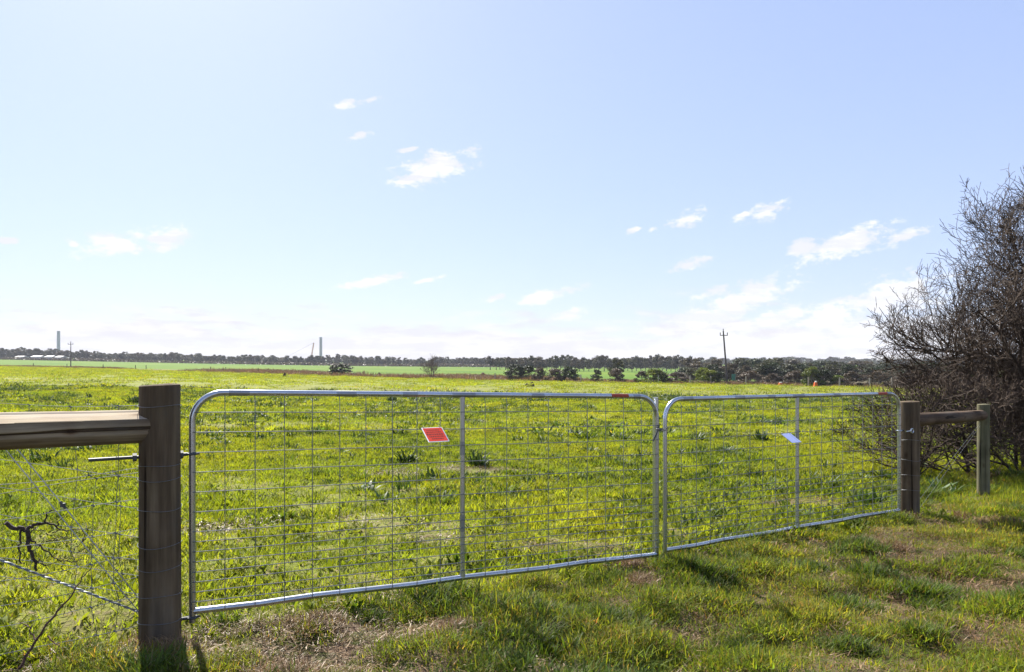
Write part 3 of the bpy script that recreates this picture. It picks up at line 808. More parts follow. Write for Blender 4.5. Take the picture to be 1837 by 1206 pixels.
def grass():
    # verge in front of the gate: a short dense sward, dead thatch in ragged patches, and tussocks standing out of it
    x, y = wedge(60000, 1.6, 13, .85, 1.5, 1.3)
    s = rng.uniform(.42, .8, len(x)); tus = np.zeros(len(x), bool)
    cx, cy = wedge(1700, 1.8, 12.5, .85, 1.2, 1.25); cr = rng.uniform(.04, .19, len(cx)); ck = rng.random(len(cx))
    px_, py_, ps, pk, pz = [], [], [], [], []
    for X0, Y0, r0, k0 in zip(cx, cy, cr, ck):
        n = int(8 + 190 * r0); px_.append(X0 + rng.normal(0, r0 * .8, n)); py_.append(Y0 + rng.normal(0, r0 * .55, n)); ps.append(rng.uniform(.6, .95, n) * (.75 + 1.7 * r0)); pk.append(np.full(n, k0)); pz.append(.34 * r0 * np.exp(-(((px_[-1] - X0) / r0) ** 2 + ((py_[-1] - Y0) / r0) ** 2)))
    nb_ = len(x); x = np.concatenate([x] + px_); y = np.concatenate([y] + py_); s = np.concatenate([s] + ps); tk = np.concatenate([np.full(nb_, -1.0)] + pk); hz_ = np.concatenate([np.zeros(nb_)] + pz)
    d = gate_side(x, y); k = (d < .12) | ((x > 4.2) & (d < 1.2)); x, y, d, s, tk, hz_ = x[k], y[k], d[k], s[k], tk[k], hz_[k]
    b = fbm(x, y, .8, 3); b2 = fbm(x, y, 3.4, 8); dk = fbm(x, y, 2.2, 30)
    left = np.exp(-((x + 1.0) ** 2 / .9 + (y - 3.1) ** 2 / .25))             # worn earth by the left post
    worn = b * .5 + b2 * .5 + left * .10 + rng.normal(0, .07, len(x))
    idx = rng.integers(0, 6, len(x))
    idx = np.where(worn > .56, rng.integers(6, 9, len(x)), idx)
    idx = np.where(tk > .72, rng.integers(9, 12, len(x)), idx)              # coarse dark tussocks
    idx = np.where((tk > -.5) & (tk < .18), 8, idx)                          # dead brown tussocks
    idx = np.where((tk >= .18) & (tk <= .72), rng.integers(0, 6, len(x)), idx)
    keep = rng.random(len(x)) < np.where((worn > .62) & (tk < 0), .75, 1.0)
    x, y, idx, s, hz_ = x[keep], y[keep], idx[keep], s[keep], hz_[keep]
    lush = np.exp(-((x - 5.6) ** 2 / 1.6 + (y - 7.6) ** 2 / .6)); s *= 1 + .6 * lush; idx = np.where((lush > .3) & (idx >= 6) & (idx < 9), 4, idx)
    protos = [tuft('green_tuft', 44, .12, .03, .095, .0062, .7, M_VERGE, tg(.6, 1.4, .2, .16), mess=.7) for _ in range(4)] + \
             [tuft('long_green_tuft', 36, .10, .05, .14, .0065, .8, M_VERGE, tg(.6, 1.35, .18, .16), mess=.8) for _ in range(2)] + \
             [tuft('dead_tuft', 36, .14, .03, .10, .0055, .9, M_THATCH, tg(.45, 1.25, .08), flat=.05) for _ in range(2)] + \
             [tuft('dead_upright_tuft', 40, .10, .04, .11, .0055, .75, M_THATCH, tg(.4, 1.15, .1), mess=.9)] + \
             [tuft('dark_tuft', 40, .09, .06, .155, .008, .65, M_DARKTUFT, tg(.6, 1.5, .15, .1), mess=.6) for _ in range(3)]
    scatter('verge_grass', 'rough patchy verge grass with dead thatch in front of the gate', np.stack((x, y, G(x, y) + hz_), -1), s, idx, protos)
    # pasture, in three rings of growing clump size
    def ring(n, y0, y1, protos, nm, label, smin, smax, side=.80, weeds=0.0, bare=.72, m=1.5, power=1.0, fence=False, sc=.45, thatch=None):
        x, y = wedge(n, y0, y1, side, m, power); d = gate_side(x, y); k = d > -.1
        k &= ~((x > 4.2) & (d < .9))
        if fence: k &= ((x - FA[0]) * FN[0] + (y - FA[1]) * FN[1]) < -1.5
        x, y = x[k], y[k]
        b = fbm(x, y, sc, 11) + rng.normal(0, .045, len(x)); k = (b < bare) | (rng.random(len(x)) < .45); x, y = x[k], y[k]
        ng = len(protos); idx = rng.integers(0, ng, len(x)); s = rng.uniform(smin, smax, len(x)) * (.75 + .5 * fbm(x, y, .8, 40))
        if ng == 9: idx = np.where((idx == 8) & (fbm(x, y, .5, 77) + rng.normal(0, .05, len(x)) < .56), rng.integers(0, 6, len(x)), idx)
        if thatch is not None:
            w = np.zeros(len(x))
            for (px, py, rx, ry) in ((405, 955, .45, .22), (640, 932, .35, .16), (720, 948, .55, .2), (800, 965, .4, .15), (700, 853, .5, .3), (850, 845, .7, .3), (1440, 905, .5, .3), (1010, 990, .5, .25)):
                c = hit(px, py, 3.0, 60); w = np.maximum(w, np.exp(-(((x - c.x) / rx) ** 2 + ((y - c.y) / ry) ** 2)))
            w += rng.normal(0, .1, len(x)); idx = np.where(w > .42, ng, idx); protos = protos + [thatch]
            k = (w < .62) | (rng.random(len(x)) < .5); x, y, idx, s = x[k], y[k], idx[k], s[k]
        return scatter(nm, label, np.stack((x, y, G(x, y)), -1), s, idx, protos)
    near = [tuft('pasture_tuft', 60, .16, .03, .085, .0068, .6, M_PASTURE, tg(.75, 1.25, .11, .015), mess=.3) for _ in range(6)] + [tuft('leafy_tuft', 36, .14, .03, .09, .013, .7, M_PASTURE, tg(.45, .95, .12), broad=True) for _ in range(2)] + [tuft('dark_leafy_tuft', 40, .13, .04, .12, .012, .6, M_DARKTUFT, tg(.6, 1.5, .15), broad=True)]
    ring(52000, 3.0, 17, near, 'near_pasture_grass', 'bright green young pasture just behind the gate', .7, 1.3, .85, power=1.0, thatch=tuft('flat_dead_tuft', 40, .15, .02, .08, .006, .9, M_THATCH, tg(.35, .95, .08), flat=.02))
    midp = [tuft('pasture_patch', 170, .50, .05, .125, .015, .6, M_PASTURE, tg(.75, 1.25, .11, .01)) for _ in range(6)] + [tuft('leafy_patch', 80, .4, .05, .13, .03, .7, M_PASTURE, tg(.45, .95, .12), broad=True) for _ in range(2)] + [tuft('dark_leafy_patch', 60, .35, .07, .18, .035, .6, M_DARKTUFT, tg(.6, 1.5, .15), broad=True)]
    ring(16000, 16, 52, midp, 'middle_pasture_grass', 'yellow green pasture across the middle of the paddock', .8, 1.3, power=.85)
    farp = [tuft('far_pasture_patch', 150, 1.5, .10, .22, .05, .5, M_PASTURE, tg(.65, 1.25, .12, .02)) for _ in range(6)]
    ring(15000, 50, 250, farp, 'far_pasture_grass', 'yellow green pasture in the far part of the paddock', .8, 1.3, .82, bare=.8, fence=True, sc=.08, power=.8)
    # broad-leaved weeds
    wp = [tuft('weed_rosette', 46, .13, .06, .20, .020, .6, M_WEED, tg(.5, 1.6, .15), broad=True, segs=3, mess=.4) for _ in range(5)] + [tuft('spiky_weed', 44, .09, .08, .26, .013, .4, M_WEED, tg(.5, 1.5, .15), segs=3, mess=.4) for _ in range(3)]
    x, y = wedge(8000, 5.5, 55, .8, 1.5, .95); k = gate_side(x, y) > .3; x, y = x[k], y[k]
    c = fbm(x, y, .28, 51); k = c + rng.normal(0, .07, len(x)) > .515; x, y = x[k], y[k]
    scatter('paddock_weeds', 'dark broad leaved weeds sprinkled through the pasture', np.stack((x, y, G(x, y)), -1), rng.uniform(.4, 1.3, len(x)) * (.9 + y / 50), rng.integers(0, 8, len(x)), wp)
    # dry grass along the far fence
    dr = [tuft('dry_patch', 120, 1.4, .3, .75, .06, .35, M_THATCH, tg(.45, .95, .06)) for _ in range(4)]
    t = rng.uniform(-120, 330, 6000); off = rng.normal(3.0, 2.2, len(t)) + np.where((t > 65) & (t < 172), rng.uniform(-6, 12, len(t)), 0)
    x = FB[0] + FD[0] * t + FN[0] * off; y = FB[1] + FD[1] * t + FN[1] * off; k = (y > 60) & (fbm(x, y, .03, 70) > .33); x, y, tt = x[k], y[k], t[k]
    scatter('dry_fence_grass', 'strip of dry brown grass along the far fence', np.stack((x, y, G(x, y)), -1), rng.uniform(.5, 1.1, len(x)) * np.where((tt > 70) & (tt < 170), 1.7, 1.0), rng.integers(0, 4, len(x)), dr)
grass()

# single weeds that stand out behind the gate
M_WEED1 = leaf_mat('big_weed_leaf', ((.3, (.022, .045, .014)), (.6, (.04, .07, .02))), .25, 1.5, .55, .25)
for (px, py, s, lab) in ((731,832,1.0,'tall dark spiky weed below and left of the red sign'), (858,838,1.05,'broad dark weed clump just right of the middle gate upright'),
                         (1366,792,.95,'dark bushy weed beside the pale blank sign'), (243,726,1.1,'small dark weed standing behind the left rail by the post'),
                         (703,722,.9,'dark weed behind the top of the left gate leaf'), (1413,716,.8,'small dark weed just under the right top rail')):
    p = hit(px, py, 4.0, 120); sc = s * (p.y / 11.0) ** .6
    o = tuft('paddock_weed', 90, .12 * sc, .10 * sc, .32 * sc, .020 * sc, .34, M_WEED1, tg(.5, 1.5, .12), broad=True, segs=3, mess=.4)
    COL.objects.link(o); o.location = p; tag(o, lab, 'weed', 'weeds that stand out in the pasture')

# ------------------------------------------------------------------ bare bush at the right
def bare_bush(base, center, axes, seed, nstem, name, label, dens=1.0, sr=1.0, spread=.5):
    rs = random.Random(seed); root = thing(name, label, 'bush', base)
    stems = MB(); twigs = MB()
    def inside(p):
        q = p - center; return (q.x / axes[0]) ** 2 + (q.y / axes[1]) ** 2 + (q.z / axes[2]) ** 2
    def grow(p, d, ln, r, lev):
        n = max(3, int(ln / (.14 if lev < 2 else .07))); st = ln / n; pts = [p.copy()]; rad = [r]; kids = []
        for i in range(n):
            d = (d + Vector((rs.gauss(0, .16), rs.gauss(0, .16), rs.gauss(.015, .15))) * (1.0 if lev else .7)).normalized()
            if p.z < base.z + .25 and d.z < .05: d.z = abs(d.z) + .1; d.normalize()
            if lev >= 2: d = (d + Vector((0, 0, .05))).normalized()
            p = p + d * st; f = (i + 1) / n; pts.append(p.copy()); rad.append(max(r * (1 - .72 * f), .0026))
            lim = inside(p)
            if lim > 1.0 + (rs.uniform(-.3, .12) if lev < 3 else rs.uniform(-.3, .25)): break
            if i > 0 or lev > 0: kids.append((p.copy(), d.copy(), rad[-1], f))
        nn_ = len(pts) - 1; rad = [max(r * (1 - .86 * i_ / nn_), .0030) for i_ in range(nn_ + 1)]
        (stems if lev < 2 else twigs).tube(pts, rad, 6 if lev == 0 else (4 if lev == 1 else 3), False)
        if lev < 4:
            want = {0: 13, 1: 9, 2: 6, 3: 3.2}[lev] * dens * (ln / {0: 3.0, 1: 1.3, 2: .6, 3: .28}[lev])
            for (kp, kd, kr, f) in kids:
                if lev == 0 and f < .12: continue
                m_ = want / max(1, len(kids)); c = int(m_) + (rs.random() < m_ - int(m_))
                for _ in range(c):
                    ax = Vector((rs.gauss(0, 1), rs.gauss(0, 1), rs.gauss(0, 1))).normalized()
                    nd = (kd * rs.uniform(.5, 1.0) + ax * rs.uniform(.5, .95)).normalized()
                    L_ = {0: 1.3, 1: .62, 2: .30, 3: .11}[lev] * rs.uniform(.55, 1.35)
                    grow(kp, nd, L_, min(kr * .72, {0: .015, 1: .0085, 2: .0052, 3: .0036}[lev]), lev + 1)
    for i in range(nstem):
        th = rs.uniform(0, 2 * math.pi); rr = rs.uniform(.05, .95)
        tgt = center + Vector((axes[0] * rr * math.cos(th), axes[1] * rr * math.sin(th), axes[2] * rs.uniform(-.55, .95)))
        b0 = base + Vector((rs.uniform(-spread, spread), rs.uniform(-.4, .4), -.05))
        d = (tgt - b0); ln = d.length * rs.uniform(.95, 1.2)
        grow(b0, (d.normalized() + Vector((0, 0, .25))).normalized(), ln, rs.uniform(.018, .055) * sr, 0)
    stems.build('main_stems', M_STEM, root, base); twigs.build('twigs', M_TWIG, root, base)
    print(name, len(stems.f), len(twigs.f))
    return root
M_STEM = plain('thorn_bark', (.04, .027, .018), .85, .4, 14)
M_TWIG = plain('thorn_twig_bark', (.056, .036, .023), .8, .4, 5)
BY = 10.2
bb = on(1905, BY)
bare_bush(bb, P(1945, 608, BY), (372 / F * BY, 2.3, 366 / F * BY), 3, 40, 'thorn_bush', 'large leafless thorny bush filling the right edge behind the posts', .80)
b2 = on(1720, 9.6)
bare_bush(b2, P(1690, 790, 9.4), (195 / F * 9.4, 1.2, 120 / F * 9.4), 8, 22, 'low_thorn_bush', 'low tangle of bare thorny twigs behind the right gate post', .7, .55, 1.1)

# ------------------------------------------------------------------ trees
def leafy(stops, trans=.3): return stops
def tree_mat(name, a, b, c, trans=.35):
    return leaf_mat(name, ((.3, a), (.5, b), (.72, c)), trans, .5, .55, .25, True, (1.1, 1.05, .6))
T_GUM = tree_mat('gum_leaves', (.03, .036, .02), (.046, .05, .028), (.068, .066, .04))
T_GREY = tree_mat('grey_brown_leaves', (.038, .033, .026), (.058, .048, .037), (.08, .064, .048))
T_DARK = tree_mat('dark_evergreen_leaves', (.016, .028, .01), (.026, .042, .014), (.042, .058, .018), .22)
T_GORSE = tree_mat('yellow_green_leaves', (.05, .085, .012), (.10, .135, .016), (.16, .18, .022), .4)
T_TRUNK = plain('tree_bark', (.11, .092, .075), .85, .35, 2)
T_BROWN = tree_mat('brown_shrub_twigs', (.06, .045, .035), (.09, .068, .05), (.12, .095, .07), .2)

def make_tree(seed, kind):
    """unit tree: height 1, crown half-width .5; returns trunk mesh, crown mesh"""
    rs = random.Random(seed); tk = MB(); V = []; Fc = []; T = []
    cb = {'gum': .20, 'round': .06, 'shrub': .0, 'tall': .34}[kind]
    bare = kind == 'bare'
    nb = {'gum': 30, 'round': 34, 'shrub': 34, 'tall': 20}[kind]
    trunk_top = .72 if kind != 'shrub' else .4
    lean = (rs.uniform(-.06, .06), rs.uniform(-.06, .06))
    tp = [(lean[0] * t + .015 * math.sin(5 * t + seed), lean[1] * t, t * trunk_top - (.04 if t == 0 else 0)) for t in (0, .25, .5, .75, 1)]
    r0 = .035 if kind != 'shrub' else .02
    tk.tube(tp, [r0, r0 * .8, r0 * .62, r0 * .42, r0 * .2], 7)
    hw = {'gum': .46, 'round': .46, 'shrub': .47, 'tall': .40}[kind]
    lp = [rs.uniform(0, 6.28) for _ in range(3)]
    for i in range(nb):
        a = i * 2.399 + rs.uniform(-.5, .5); zf = rs.uniform(0, 1); z = cb + (1 - cb) * (.08 + .84 * zf)
        prof = {'gum': (.55 + .6 * zf) * (1 - max(0, zf - .55) * 1.5), 'round': math.sqrt(max(.05, 1 - (zf * 1.75 - .75) ** 2)), 'shrub': math.sqrt(max(.08, 1 - zf ** 1.8)), 'tall': (.6 + .5 * zf) * (1 - max(0, zf - .6) * 1.3)}[kind]
        prof *= 1 + .22 * math.sin(a * 2 + lp[0]) + .12 * math.sin(a * 3 + lp[1])
        rr = hw * prof * rs.uniform(.35, .85) ** .7
        c = Vector((lean[0] + rr * math.cos(a), lean[1] + rr * math.sin(a), z)); cr = rs.uniform(.10, .19) * (1.0 if kind != 'tall' else .85)
        z0 = max(.02, z * rs.uniform(.4, .7)); k0 = min(z0 / trunk_top, 1); q = Vector((lean[0] * k0, lean[1] * k0, min(z0, trunk_top)))
        tk.tube([q, q.lerp(c, .5) + Vector((0, 0, .02)), c], [r0 * .32, r0 * .22, r0 * .08], 5, False)
        sh = rs.uniform(.75, 1.25)
        for _ in range(84):
            dv = Vector((rs.gauss(0, 1), rs.gauss(0, 1), rs.gauss(0, 1))).normalized() * (rs.random() ** .4)
            p = c + Vector((dv.x * cr, dv.y * cr, dv.z * cr * .72))
            n = (dv + Vector((rs.gauss(0, .6), rs.gauss(0, .6), rs.gauss(0, .6)))).normalized(); u = n.orthogonal().normalized(); w = n.cross(u)
            s = rs.uniform(.018, .042); s2 = s * rs.uniform(.5, .9); o = len(V); an = rs.uniform(0, 6.28); uu = u * math.cos(an) + w * math.sin(an); ww = n.cross(uu)
            V += [tuple(p - uu * s), tuple(p - ww * s2), tuple(p + uu * s), tuple(p + ww * s2)]; Fc.append((o, o + 1, o + 2, o + 3))
            v = sh * rs.uniform(.75, 1.25); T += [(v, v * rs.uniform(.95, 1.05), v * rs.uniform(.85, 1.1), 1)] * 4
    tm = bpy.data.meshes.new('trunk'); tm.from_pydata(tk.v, [], tk.f); tm.polygons.foreach_set('use_smooth', [True] * len(tm.polygons)); tm.materials.append(T_TRUNK)
    cm = bpy.data.meshes.new('crown'); cm.from_pydata(V, [], Fc)
    at = cm.color_attributes.new('tint', 'FLOAT_COLOR', 'POINT'); at.data.foreach_set('color', np.array(T, np.float32).ravel())
    return tm, cm

LIB = {}
for kind, n in (('gum', 5), ('round', 4), ('shrub', 5), ('tall', 4)):
    LIB[kind] = [make_tree(100 + 13 * i + len(kind), kind) for i in range(n)]
_mc = {}
def crown_mesh(kind, i, m):
    key = (kind, i, m.name)
    if key not in _mc:
        c = LIB[kind][i][1].copy(); c.materials.clear(); c.materials.append(m); _mc[key] = c
    return _mc[key]
def plant(name, label, cat, px, Y, top_py, wpx, kind, m, group=None, dz=0.0):
    p = on(px, Y); h = ZC + (HY - top_py) / F * Y - p.z; w = wpx / F * Y
    i = random.randrange(len(LIB[kind])); rot = random.uniform(0, 6.28)
    r = thing(name, label, cat, p, group); r.scale = (w, w, h); r.rotation_euler.z = rot
    t = bpy.data.objects.new('trunk', LIB[kind][i][0]); COL.objects.link(t); t.parent = r
    c = bpy.data.objects.new('crown', crown_mesh(kind, i, m)); COL.objects.link(c); c.parent = r
    return r

def interp(x, xs, ys): return float(np.interp(x, xs, ys))
TOPX = (-80, 0, 35, 75, 120, 200, 300, 400, 500, 545, 575, 620, 660, 700, 745, 790, 840, 900)
TOPY = (625, 622, 624, 625, 629, 631, 633.5, 637, 638, 640, 637, 636.5, 638, 642, 643, 641.5, 641, 641.5)
px = -70.0
while px < 905:
    Y = random.uniform(565, 600); top = interp(px, TOPX, TOPY) + random.uniform(-2.2, 3.4)
    plant('distant_tree', 'distant grey green tree in the far treeline beyond the left paddocks', 'tree', px, Y, top, random.uniform(12, 22), random.choice(('gum', 'round', 'round')), random.choice((T_GUM, T_GREY, T_GUM)), 'far treeline on the left')
    px += random.uniform(6.5, 11)
px = -60.0
while px < 920:
    plant('distant_tree', 'hazy tree in the rear row of the far treeline', 'tree', px, random.uniform(680, 780), interp(px, TOPX, TOPY) + random.uniform(1.5, 4), random.uniform(14, 24), random.choice(('gum', 'round')), T_GREY, 'rear row of the far treeline')
    px += random.uniform(13, 19)
# tall slim gums in the middle, green field showing between their trunks
px = 880.0
while px < 1260:
    plant('slim_gum_tree', 'slim grey gum tree with bare trunk in the row beyond the green field', 'tree', px, random.uniform(330, 390), random.uniform(636, 645), random.uniform(18, 30), random.choice(('tall', 'gum', 'gum')), random.choice((T_GUM, T_GREY)), 'row of slim gums in the middle distance')
    px += random.uniform(6.5, 11)
px = 900.0
while px < 1960:
    plant('distant_tree', 'hazy tree on the far skyline behind the middle gums', 'tree', px, random.uniform(450, 560) if px < 1270 else random.uniform(720, 900), random.uniform(639.5, 646), random.uniform(18, 34), random.choice(('round', 'round', 'gum')), random.choice((T_GREY, T_GUM)), 'far skyline trees on the right')
    px += random.uniform(8, 12)
# big roadside trees to the right
for i, (px, Y, top, w, k, m, lab) in enumerate((
        (1107, 150, 643, 30, 'round', T_GUM, 'tall narrow dark tree standing alone before the middle gums'),
        (1240, 190, 641, 58, 'round', T_GREY, 'broad rounded grey green tree left of the leaning power pole'),
        (1285, 200, 644, 44, 'gum', T_GREY, 'grey brown tree just left of the leaning power pole'),
        (1328, 180, 641, 50, 'gum', T_GUM, 'open crowned tree just right of the leaning power pole'),
        (1358, 210, 643, 56, 'round', T_DARK, 'dark domed tree between power pole and green bush'),
        (1392, 170, 642, 60, 'gum', T_GUM, 'large spreading gum standing over the orange road markers'),
        (1425, 220, 645, 50, 'round', T_GREY, 'brown tinged tree behind the orange road markers'),
        (1468, 215, 647, 70, 'round', T_DARK, 'wide dark tree behind the vivid green bush'),
        (1500, 190, 648, 56, 'gum', T_GUM, 'gum tree right of the vivid green bush'),
        (1545, 230, 647, 76, 'round', T_GREY, 'wide brown grey tree left of the thorn bush'),
        (1590, 200, 649, 60, 'round', T_GUM, 'dark green tree half seen through the thorn bush edge'),
        (1640, 230, 649, 70, 'gum', T_GREY, 'tree glimpsed through the thorn bush twigs'),
        (1700, 220, 650, 80, 'round', T_GUM, 'tree mostly screened by the thorn bush'),
        (1770, 230, 650, 90, 'round', T_GREY, 'tree behind the dense right part of the thorn bush'),
        (1850, 240, 650, 90, 'gum', T_GUM, 'tree at the right picture edge behind the thorn bush'))):
    plant('roadside_tree', lab, 'tree', px, Y, top, w, k, m, 'roadside trees')
for i, px in enumerate(np.linspace(1225, 1680, 56)):
    plant('roadside_tree', 'lower tree filling the roadside belt behind the far fence', 'tree', px + random.uniform(-8, 8), random.uniform(128, 190), random.uniform(647, 667), random.uniform(34, 56), random.choice(('shrub', 'round')), random.choice((T_GREY, T_GUM, T_DARK)), 'lower roadside trees')
# shrubs along the far fence
for (px, top, w, m, lab, off) in (
        (601, 657, 24, T_DARK, 'left half of the lone dark bush in the left paddock', 0), (616, 655.5, 32, T_DARK, 'round dark lone bush on the far fence line left of centre', 1),
        (680, 670.5, 9, T_BROWN, 'tiny brown shrub on the fence line right of the lone bush', 0),
        (924, 655, 36, T_DARK, 'dark green bush topping the left end of the fence line scrub', 1), (948, 658, 34, T_DARK, 'tall dark bush second in the fence line scrub', 2), (968, 661, 22, T_BROWN, 'brown bush at the right end of the dark clump', 0),
        (998, 663, 34, T_BROWN, 'brown grey shrub between the dark clump and the round shrub', 1), (1020, 660, 34, T_DARK, 'dark shrub left of the single round shrub', 1),
        (1071, 665, 19, T_DARK, 'single small round dark shrub on the fence line', 0), (1107, 664, 28, T_BROWN, 'brown scrub at the foot of the lone narrow tree', 1),
        (1150, 668, 24, T_BROWN, 'brown scrub left of the yellow green bush', 1), (1172, 664, 42, T_GORSE, 'yellow green bush left of the power pole', 0), (1187, 668, 24, T_DARK, 'dark shrub on the right flank of the yellow green bush', 1),
        (1215, 670, 44, T_BROWN, 'thin brown scrub between the two yellow green bushes', 2), (1262, 662, 42, T_GORSE, 'larger yellow green bush close to the power pole', 0), (1286, 668, 30, T_DARK, 'dark low bush at the foot of the power pole', 1),
        (1345, 668, 40, T_BROWN, 'brown scrub right of the green road sign', 3), (1385, 672, 40, T_BROWN, 'brown scrub behind the left orange road marker', 3), (1425, 668, 36, T_BROWN, 'brown scrub between the two orange road markers', 3),
        (1455, 661, 34, T_GORSE, 'vivid green bush beside the right orange road marker', 0), (1476, 666, 34, T_DARK, 'very dark bush joined to the vivid green bush', 1), (1504, 675, 26, T_GORSE, 'low green bush right of the very dark bush', 1),
        (1530, 668, 34, T_BROWN, 'leafless brown shrub right of the low green bush', 1), (1577, 668, 30, T_BROWN, 'leafless brown shrub nearest the thorn bush', 1), (1620, 676, 40, T_BROWN, 'brown shrub seen through the thorn bush', 2)):
    plant('fence_line_shrub', lab, 'shrub', px, fence_Y(px) + off, top - 2.5, w * 1.3, 'shrub', m, 'shrubs along the far fence')

# hedge under the far trees
def hedge():
    V = []; Fc = []; T = []
    for _ in range(9000):
        px = random.uniform(-80, 960); Y = random.uniform(548, 562); p = on(px, Y) if False else None
        V.append((px, Y))
    a = np.array(V); X = (a[:, 0] - CX) / F * a[:, 1]; Z = G(X, a[:, 1]) + rng.uniform(0, 2.0, len(a)) * (0.5 + fbm(X, a[:, 1], .03, 5))
    V = []
    for x, y, z in zip(X, a[:, 1], Z):
        n = Vector((random.gauss(0, 1), random.gauss(0, 1), random.gauss(0, 1))).normalized(); u = n.orthogonal(); w = n.cross(u); s = random.uniform(.3, .8); o = len(V); p = Vector((x, y, z))
        V += [tuple(p - u * s), tuple(p - w * s * .7), tuple(p + u * s), tuple(p + w * s * .7)]; Fc.append((o, o + 1, o + 2, o + 3)); v = random.uniform(.6, 1.3); T += [(v, v, v, 1)] * 4
    me = bpy.data.meshes.new('hedge'); me.from_pydata(V, [], Fc); at = me.color_attributes.new('tint', 'FLOAT_COLOR', 'POINT'); at.data.foreach_set('color', np.array(T, np.float32).ravel()); me.materials.append(T_BROWN)
    o = bpy.data.objects.new('hedge', me); COL.objects.link(o); o['kind'] = 'stuff'; o['label'] = 'low dark hedge along the foot of the far treeline'; o['category'] = 'hedge'
hedge()

# lone leafless tree on the fence line
pb = on(775, fence_Y(775) - 3); hgt = (pb.z - 0)
topz = ZC + (HY - 646) / F * pb.y
def bare_tree(base, h, w, seed, label):
    rs = random.Random(seed); root = thing('bare_tree', label, 'tree', base); tk = MB(); tw = MB()
    def grow(p, d, ln, r, lev):
        pts = [p.copy()]; rad = [r]; n = 5
        for i in range(n):
            d = (d + Vector((rs.gauss(0, .13), rs.gauss(0, .13), rs.gauss(.04, .1)))).normalized(); p = p + d * (ln / n); pts.append(p.copy()); rad.append(r * (1 - .7 * (i + 1) / n))
            if lev < 3 and i > 0:
                for _ in range(2):
                    nd = (d + Vector((rs.gauss(0, .6), rs.gauss(0, .6), rs.gauss(.1, .4)))).normalized(); grow(p, nd, ln * rs.uniform(.35, .55), max(rad[-1] * .5, .009), lev + 1)
        (tk if lev == 0 else tw).tube(pts, rad, 5 if lev < 2 else 3, False)
    for i in range(7):
        a = i * .9 + rs.uniform(-.3, .3); grow(base + Vector((.15 * math.cos(a), .15 * math.sin(a), 0)), Vector((.33 * math.cos(a), .33 * math.sin(a), 1)).normalized(), h * rs.uniform(.6, .85), .07, 0)
    tk.build('stems', M_BARE, root, base); tw.build('twigs', M_BARE, root, base)
M_BARE = plain('pale_twig_bark', (.13, .10, .075), .8, .3, 2)
bare_tree(pb, topz - pb.z, 2, 5, 'lone leafless tree standing on the far fence line near the centre')

# ------------------------------------------------------------------ mounds, poles, towers, crane, sheds, far fence, road things
def mound(px, py, w, h, name, label, m, lobes, cat='mound'):
    p = hit(px, py, 10, 260); W = w / F * p.y; Hh = h / F * p.y; mb = MB(); n, k = 22, 9
    for i in range(k + 1):
        for j in range(n):
            a = 2 * math.pi * j / n; f = i / k; rr = math.cos(f * math.pi / 2) ** .7
            x = W / 2 * rr * math.cos(a); y = W * .35 * rr * math.sin(a); z = Hh * math.sin(f * math.pi / 2)
            b = sum(hh * math.exp(-((x / W - cx) ** 2) / .03) for cx, hh in lobes); nn = mnoise.noise(Vector((x * 1.7, y * 1.7, z * 2))) * .25
            mb.v.append((p.x + x * (1 + nn), p.y + y * (1 + nn), p.z - .05 + z * min(1.1, b + .25) * (1 + nn)))
    for i in range(k):
        for j in range(n): j2 = (j + 1) % n; mb.f.append((i * n + j, i * n + j2, (i + 1) * n + j2, (i + 1) * n + j))
    o = mb.build(name, m, None, p); tag(o, label, cat); return o
M_DIRT = plain('dark_earth', (.055, .042, .033), .95, .4, 2.5, .1)
M_DIRT2 = plain('red_brown_earth', (.075, .045, .032), .95, .4, 2.5, .1)
M_STRAW = plain('pale_dry_soil', (.26, .20, .12), .95, .3, 2.5, .1)
mound(951, 694, 21, 9, 'earth_mound', 'dark brown earth mound lying in the paddock right of centre', M_DIRT, ((.2, 1.0), (-.3, .6)))
mound(511, 677, 11, 8, 'earth_mound', 'small dark pointed heap in the dry strip at left centre', M_DIRT2, ((0, 1.1),))
mound(519, 677.5, 14, 3.5, 'soil_heap', 'low pale soil heap beside the small dark pointed heap', M_STRAW, ((0, .9),))
mound(868, 672.5, 18, 4, 'soil_heap', 'low reddish soil heap at the fence left of the dark scrub', M_DIRT2, ((-.1, .9),))
mound(1013, 693.5, 7, 4, 'grass_clump', 'tiny dark clump in the paddock right of the earth mound', T_DARK, ((0, 1),), 'clump')

def pole(px, Y, top_py, base_px, r, label, arm, lean_note=None):
    p = on(base_px, Y); top = P(px, top_py, Y); root = thing('power_pole', label, 'pole', p)
    MB().tube([p - Vector((0, 0, .5)), p.lerp(top, .5), top], [r, r * .85, r * .65], 10).build('pole_shaft', M_POLE, root, p)
    c = p.lerp(top, 1 - .7 / (top.z - p.z)); mb = MB().box(c + Vector((0, -.12, 0)), (arm, .10, .12)); mb.build('crossarm', M_POLE, root, p)
    for s in (-.46, .46): 
        MB().tube([c + Vector((s * arm, -.12, .06)), c + Vector((s * arm, -.12, .45))], [.06, .09], 8).build('insulator', M_INSUL, root, p)
    MB().tube([top, top + Vector((0, 0, .35))], [.05, .08], 8).build('insulator', M_INSUL, root, p)
M_POLE = plain('old_grey_pole', (.085, .075, .07), .8, .3, 1.2)
M_INSUL = plain('brown_insulator', (.14, .12, .11), .4, .2, 5)
pole(1297.5, 112, 594, 1305, .17, 'dark power pole leaning left before the right hand trees', 1.25)
pole(127, 222, 614, 127, .16, 'slender power pole standing in the left paddock', 1.7)
M_TOWER = plain('pale_tower_paint', (.36, .37, .42), .45, .04, .05)
